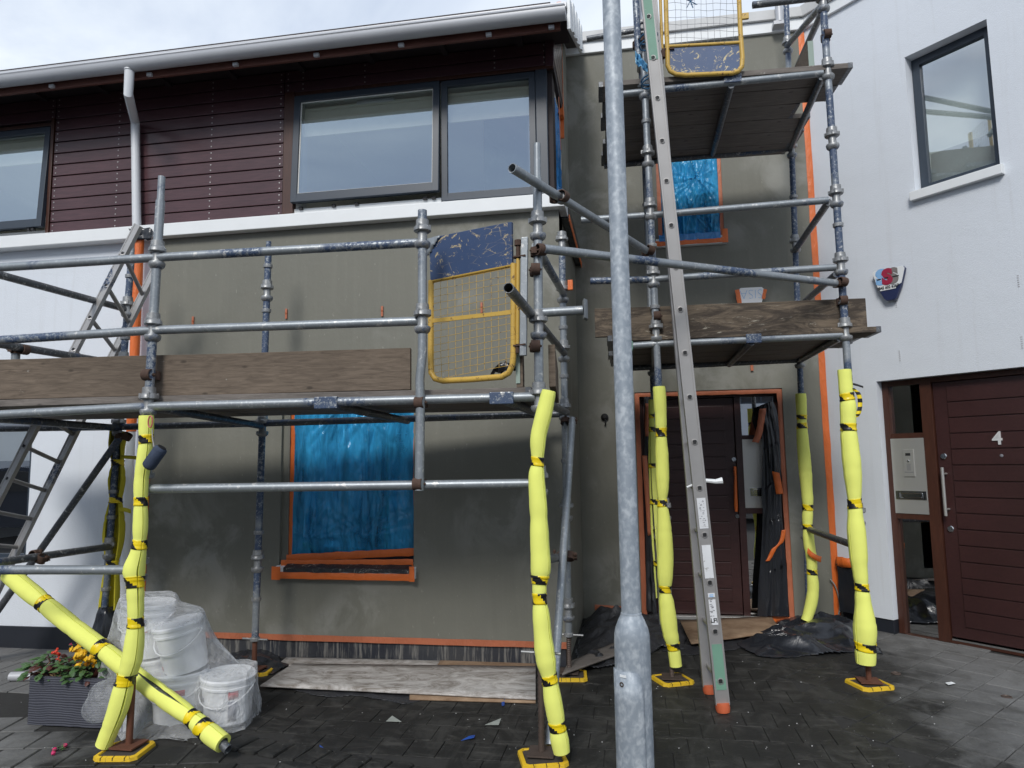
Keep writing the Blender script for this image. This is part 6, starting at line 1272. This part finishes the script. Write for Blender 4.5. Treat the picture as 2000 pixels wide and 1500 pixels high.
# fallen sprig, tape scraps, bits on the paving
sp_ = thing('fallen_flower', 'fallen pink flower sprig lying on the paving below the planter', 'flower', PZ(110, 1462)); m = MB(); q = PZ(114, 1462, .012)
for k in range(9): leaf(m, q+V((random.uniform(-.02, .03), random.uniform(-.015, .015), random.uniform(-.005, .01))), (random.uniform(-1, 1), random.uniform(-1, 1), .3), (0, 0, 1), .022)
m.build('leaves', LEAF, sp_, smooth=False); 
for px, py in ((103, 1464), (106, 1471), (124, 1455)):
    m = MB(); q = PZ(px, py, .012); m.lathe(q-V((0, 0, .008)), [(.004, 0), (.011, .006), (.009, .016), (.002, .022)], 8, V((random.uniform(-1, 1), random.uniform(-1, 1), .6))); m.build('petal', PETP, sp_)
def scrap(label, poly, mat, z=.006, name='tape_scrap'):
    m = MB(); w = [PZ(x, y, z+.006*(i % 2)) for i, (x, y) in enumerate(poly)]; m.prism(w, (0, 0, .0015)); tag(m.build(name, mat, None, smooth=False), label, 'scrap')
scrap('blue tape scrap lying flat on open dark paving near the bent foam foot', [(900, 1447), (916, 1438), (928, 1436), (926, 1441), (908, 1445)], BTAPE)
scrap('upright blue tape scrap on the rounded setts', [(624, 1455), (631, 1460), (636, 1472), (628, 1472), (625, 1464)], BTAPE)
scrap('small blue tape scrap at the near edge of the white-splashed board', [(979, 1368), (986, 1366), (985, 1378), (980, 1379)], BTAPE)
scrap('small triangular paper scrap, the one nearer the bagged buckets', [(754, 1409), (766, 1398), (784, 1410)], SCRAP, name='paper_scrap')
scrap('slanted triangular paper scrap, the one nearer the bent foam foot', [(947, 1416), (979, 1403), (974, 1416)], SCRAP, name='paper_scrap')
scrap('small white leaf-shaped scrap on the dry paving near door four', [(1846, 1334), (1858, 1332), (1866, 1335), (1852, 1338)], TRIM, name='paper_scrap')
for px, py, lb in ((1750, 1316, 'dark round cap in the paving between a base pad and door four'), (1966, 1362, 'dark round cap in the dry paving in front of door four')):
    m = MB(); m.lathe(PZ(px, py, -.002), [(.03, 0), (.03, .006), (.022, .008), (.02, .004), (.004, .004)], 16); tag(m.build('paving_cap', JACK), lb, 'cap')
rr_ = random.Random(21); m = MB()
for k in range(110):
    x, y = rr_.uniform(-40, 1900), rr_.uniform(1290, 1500); p = PZ(x, y, .003); s = rr_.uniform(.0015, .0045); m.lathe(p, [(s, 0), (s*.6, s*.7)], 5, V((rr_.gauss(0, .3), rr_.gauss(0, .3), 1)))
gr_ = m.build('grit', PAPERG, None, smooth=False, kind='stuff'); gr_['label'] = 'scattered pale grit and plaster crumbs on the paving'

# ------------------------------------------------------------------ alarm boxes, plugs, cable, meter box, speaker
ab = thing('alarm_box', 'white and navy alarm box with overlapping S letters and a phone number', 'alarm box', PB(1735, 580, 0))
def pb(lst, off): return [PB(x, y, off) for x, y in lst]
full = [(1704, 534), (1708, 530), (1763, 519), (1767, 523), (1760, 555), (1750, 582), (1746, 585), (1731, 587), (1727, 584), (1716, 567)]
m = MB(); m.prism(pb(full, .05), BN*.032); m.build('navy_body', NAVY, ab, bev=.004); m = MB(); cc = sum((p for p in pb(full, .018)), V((0, 0, 0)))/len(full); m.prism([cc+(p-cc)*.93 for p in pb(full, .018)], BN*.018); m.build('back_plate', NAVY, ab)
whl = [(1704, 534), (1708, 530), (1763, 519), (1767, 523), (1761, 552), (1751, 558), (1750, 563), (1735, 566), (1720, 569), (1716, 566)]
m = MB(); m.prism(pb(whl, .0505), -BN*.004); m.build('white_cover', TRIM, ab, bev=.002)
sl_ = (PB(1760, 521, .055)-PB(1706, 531, .055)); sl_ = BD
for px, py, mt, dd in ((1720.5, 543, SKYB, .0555), (1743.5, 540, plain('warm_grey_print', (.22, .2, .19), .5), .0565), (1732.5, 541.5, plain('crimson_print', (.36, .02, .06), .5), .058)):
    text('S', .165, PB(px, py, dd), BD, ZV, mt, 'emblem', ab, .012, .0006, sx=1.04)
for px, py, w in ((1716.5, 546, .016), (1749, 539, .026), (1731, 542.5, .016)):
    m = MB(); m.obox(PB(px, py, .0592), BD*w, BN*.0005, ZV*.0045); m.build('emblem_bar', BLACK, ab)
text('0845 602 6267', .034, PB(1734, 561, .0558), BD, ZV, BLACK, 'phone_number', ab, .0012, .0005, sx=.86)
ab = thing('alarm_box', 'alarm box wrapped in clear plastic and orange tape above the mouldy toe board', 'alarm box', PY(1467, 602, YB))
Pq = lambda lst, off: [PY(x, y, YB-off) for x, y in lst]
m = MB(); m.prism([p for p in Pq([(1440, 567), (1447, 562), (1488, 560), (1494, 565), (1488, 592), (1478, 610), (1456, 612), (1446, 594)], .055)], (0, .055, 0)); m.build('body', PLASTIC, ab, bev=.01, ang=60)
m = MB(); m.prism(Pq([(1445, 592), (1452, 598), (1482, 598), (1487, 592), (1478, 611), (1456, 613)], .058), (0, .004, 0)); m.build('navy_foot', NAVY, ab)
m = MB(); strip(m, lambda x, z, d: V((x, YB-.05-d, z)), tuple(PY(1440, 566, YB-.05).xz), tuple(PY(1446, 598, YB-.05).xz), .045, .004, 8, .006, 51); strip(m, lambda x, z, d: V((x, YB-.05-d, z)), tuple(PY(1494, 565, YB-.05).xz), tuple(PY(1490, 584, YB-.05).xz), .035, .004, 8, .006, 52); m.build('tape_strip', ORANGE, ab)
text('SISA', .125, PY(1467, 573.5, YB-.058), (-1, 0, 0), (0, 0, -1), SKYB, 'printed_name', ab, -.004, .0006, sx=.9)
plugs = (('nearest the orange-wrapped downpipe', 378, 627), ('beside the blue-flecked rear post', 560, 612), ('beside the cranked half post, below its upper rail', 747, 607), ('seen through the mesh of the open gate', 941, 600), ('just above the toe board, nearer the rear post', 653, 708), ('just above the toe board, nearer the half post', 750, 705))
for lb, px, py in plugs:
    m = MB(); p = PY(px, py, YA); m.tube([p+V((0, .002, .0)), p+V((0, -.014, -.004))], .009, 10); m.hexa([p+V((-.008, -.012, -.045)), p+V((.008, -.012, -.045)), p+V((.008, -.004, -.045)), p+V((-.008, -.004, -.045)), p+V((-.008, -.012, .035)), p+V((.008, -.012, .035)), p+V((.008, -.004, .035)), p+V((-.008, -.004, .035))]); tag(m.build('wall_plug', ORANGED), 'orange wall plug '+lb, 'wall plug', 'orange wall plugs in the grey facade')
m = MB(); p = PY(1468, 718, YB); m.box(p+V((-.012, -.02, -.03)), p+V((.012, .002, .03))); tag(m.build('wall_plug', ORANGED), 'pale orange wall plug below the lower tower lift', 'wall plug')
m = MB(); p = SR(1114, 557, -.03); m.box(p+V((-.018, -.015, -.036)), p+V((.018, .015, .036))); tag(m.build('scaffold_tag', ORANGE, None, bev=.004), 'small orange block clipped to the post at the facade corner', 'tag')
m = MB(); p = PY(1181, 815, YB); m.lathe(p, [(.035, 0), (.035, .02), (.02, .03), (.012, .05)], 14, (0, -1, 0)); m.tube([p+V((0, -.03, 0)), p+V((.01, -.045, -.05)), p+V((0, -.01, -.08))], .006, 6); tag(m.build('outdoor_socket', BLACK), 'small black fitting on the recessed wall beside the lamp post', 'fitting')
for k, pts in enumerate((((1621, 1131), (1630, 1142), (1637, 1162), (1640, 1185), (1638, 1200)), ((1640, 1195), (1648, 1186), (1658, 1178), (1664, 1172)))):
    m = MB(); m.tube([PY(x, y, YB-.03-.01*k) for x, y in spline(pts, 4)], .0055, 8); tag(m.build('cable', CABLE if k == 0 else TRIM), 'grey cable looping out of the grey wall near the orange corner tape' if k == 0 else 'thin white cable running to the wrapped meter box', 'cable')
mbx = thing('meter_box', 'small box wrapped in black plastic and orange tape, low behind the thickest foam', 'meter box', PW(.12, .2, 0)); m = MB()
rr_ = []
for j in range(9):
    z = .12+.4*j/8; rr_.append([PW(.03+.16*u, z, .0 if u in (0, 1) else .07+.02*mn.noise(V((u*5, j*.7, 0)))) for u in (0, .02, .25, .5, .75, .98, 1)])
m.grid(rr_); m.build('black_wrap', BLACKP, mbx, ang=60); m = MB(); m.grid([[PW(.02+.18*i/8, .5+.04*j+.01*mn.noise(V((i*.5, j, 0))), .085-.03*abs(i-4)/4*(j+1)/3) for j in range(3)] for i in range(9)]); m.build('tape_strip', ORANGE, mbx, solid=.003)
sk = thing('speaker', 'small dark blue cylindrical speaker hanging beside the tall kinked foam guard', 'speaker', SF(302, 893, -.12))
a, b = SF(316, 874, -.12), SF(289, 912, -.12); d = (b-a).normalized(); R0 = .034
m = MB(); m.lathe(a-d*.0, [(R0*.7, 0), (R0*.92, .006), (R0, .016), (R0, (b-a).length-.012), (R0*.92, (b-a).length-.002), (R0*.7, (b-a).length+.004)], 24, d); m.build('body', SPK, sk)
for c_ in (a-d*.001, b+d*.004): m = MB(); m.lathe(c_, [(R0*.66, -.002), (R0*.66, .002)], 20, d); m.build('end_cap', BLACK, sk)
t = SF(297, 838, -.1); m = MB(); m.tube([t, SF(298, 858, -.11), SF(303, 884, -.15)], .003, 6); m.build('strap', CABLE, sk)
c_ = SF(295, 820, -.1); m = MB(); m.tube([c_+V((.012*cos(2*pi*k/14), -.005, .03*sin(2*pi*k/14)-.01)) for k in range(15)], .0035, 8); m.build('carabiner', PINK, sk)
m = MB(); p = PZ(33, 1322, .03); m.tube([p+V((-.05, 0, 0)), p+V((.16, .04, .0))], .03, 14); tag(m.build('pipe_end', ZINC), 'short grey pipe end lying behind the planter corner', 'pipe')

# ------------------------------------------------------------------ the street behind the camera, seen only in reflections
def far_house(x0, x1, n, lab):
    y0 = -11; h = thing('street_house', lab, 'house', ((x0+x1)/2, y0, 0)); Pf = lambda x, z, d=0: V((x, y0+d, z)); hs = []
    for k in range(n):
        xa = x0+(x1-x0)*(k+.25)/n; hs += [(xa, xa+(x1-x0)*.45/n, .9, 2.1), (xa, xa+(x1-x0)*.45/n, 3.2, 4.4)]
    m = MB(); wall(m, (0, y0, 0), XV, -YV, x0, x1, 0, 5.2, hs, .2); m.build('wall', WHITE, h, smooth=False)
    m = MB(); m.prism([(x0-.2, y0+.4, 5.15), (x0-.2, y0-3, 6.6), (x0-.2, y0-6, 5.15)], (x1-x0+.4, 0, 0)); m.build('roof', GREYP, h)
    for a, b, c, d in hs:
        m = MB(); rect_frame(m, Pf, a, b, c, d, .06, -.15, -.08); slab(m, Pf, (a+b)/2-.03, (a+b)/2+.03, c+.06, d-.06, -.14, -.09); w_ = m.build('window', ANTH, h)
        m = MB(); m.quad(Pf(a+.05, c+.05, -.12), Pf(b-.05, c+.05, -.12), Pf(b-.05, d-.05, -.12), Pf(a+.05, d-.05, -.12)); m.build('pane', ROOMD, w_, smooth=False)
def side_house():
    h = thing('street_house', 'white street house across the side road, seen only in the door glass', 'house', (-13, -2, 0)); Pf = lambda x, z, d=0: V((-13+d, x, z)); hs = [(y, y+1.1, a, a+1.2) for y in (-7, .2) for a in (.9, 3.1)]
    m = MB(); wall(m, (-13, 0, 0), YV, -XV, -8, 5, 0, 5.2, hs, .2); m.build('wall', WHITE, h, smooth=False)
    for a, b, c, d in hs: 
        m = MB(); rect_frame(m, Pf, a, b, c, d, .07, -.15, -.08); w_ = m.build('window', ANTH, h); m = MB(); m.quad(Pf(a+.05, c+.05, -.12), Pf(b-.05, c+.05, -.12), Pf(b-.05, d-.05, -.12), Pf(a+.05, d-.05, -.12)); m.build('pane', ROOMD, w_, smooth=False)
side_house()
far_house(-20, -13.5, 3, 'white street house across the road, beyond its neighbour with the closer door'); far_house(-12.6, -.6, 3, 'white street house across the road, facing the grey facade'); far_house(-.2, 9, 3, 'white street house across the road, facing door four')
def car(label, x, y, flip=1):
    r = thing('parked_car', label, 'car', (x, y, 0)); prof = [(-2.1, .3), (-2.15, .62), (-1.95, .85), (-1.5, .93), (-.75, 1.38), (.1, 1.46), (.95, 1.4), (1.6, .98), (2.05, .88), (2.15, .55), (2.1, .3)]
    m = MB(); rows = []
    for u, s in ((-.86, .96), (-.8, 1), (0, 1.01), (.8, 1), (.86, .96)): rows.append([V((x+a*flip*(.98 if abs(u) > .82 else 1), y+u*(1-.16*max(0, (b-.9)/.5)), b*s)) for a, b in prof])
    m.grid(rows); m.add(rows[0], [tuple(range(len(prof)))]); m.add(rows[-1], [tuple(range(len(prof)))]); m.build('body', CARP, r, ang=30)
    for s in (-1, 1):
        m = MB(); yy = y+s*.765; m.prism([V((x+a*flip, yy-s*.04*(b > 1.1), b)) for a, b in ((-1.3, .98), (-.7, 1.32), (.1, 1.39), (.85, 1.33), (1.35, .98))], (0, s*.09, 0)); m.build('side_window', BLACK, r)
        for wx_ in (-1.32, 1.32):
            m = MB(); m.lathe((x+wx_, y+s*.86, .31), [(.31, -.12), (.32, -.08), (.32, .0), (.29, .02), (.22, .02)], 24, (0, s, 0)); wq = m.build('wheel', TYRE, r)
            m = MB(); 
            for k in range(7): a = 2*pi*k/7; m.obox((x+wx_+cos(a)*.12, y+s*.885, .31+sin(a)*.12), (cos(a)*.1, 0, sin(a)*.1), (-sin(a)*.02, 0, cos(a)*.02), (0, .01, 0))
            m.build('rim', STEEL, wq)
car('dark parked car across the street, seen reflected behind the blue-smeared ladder', -12.3, -2.6); car('dark parked car across the street, seen reflected beside the masked door', 2.3, -3.4, -1)
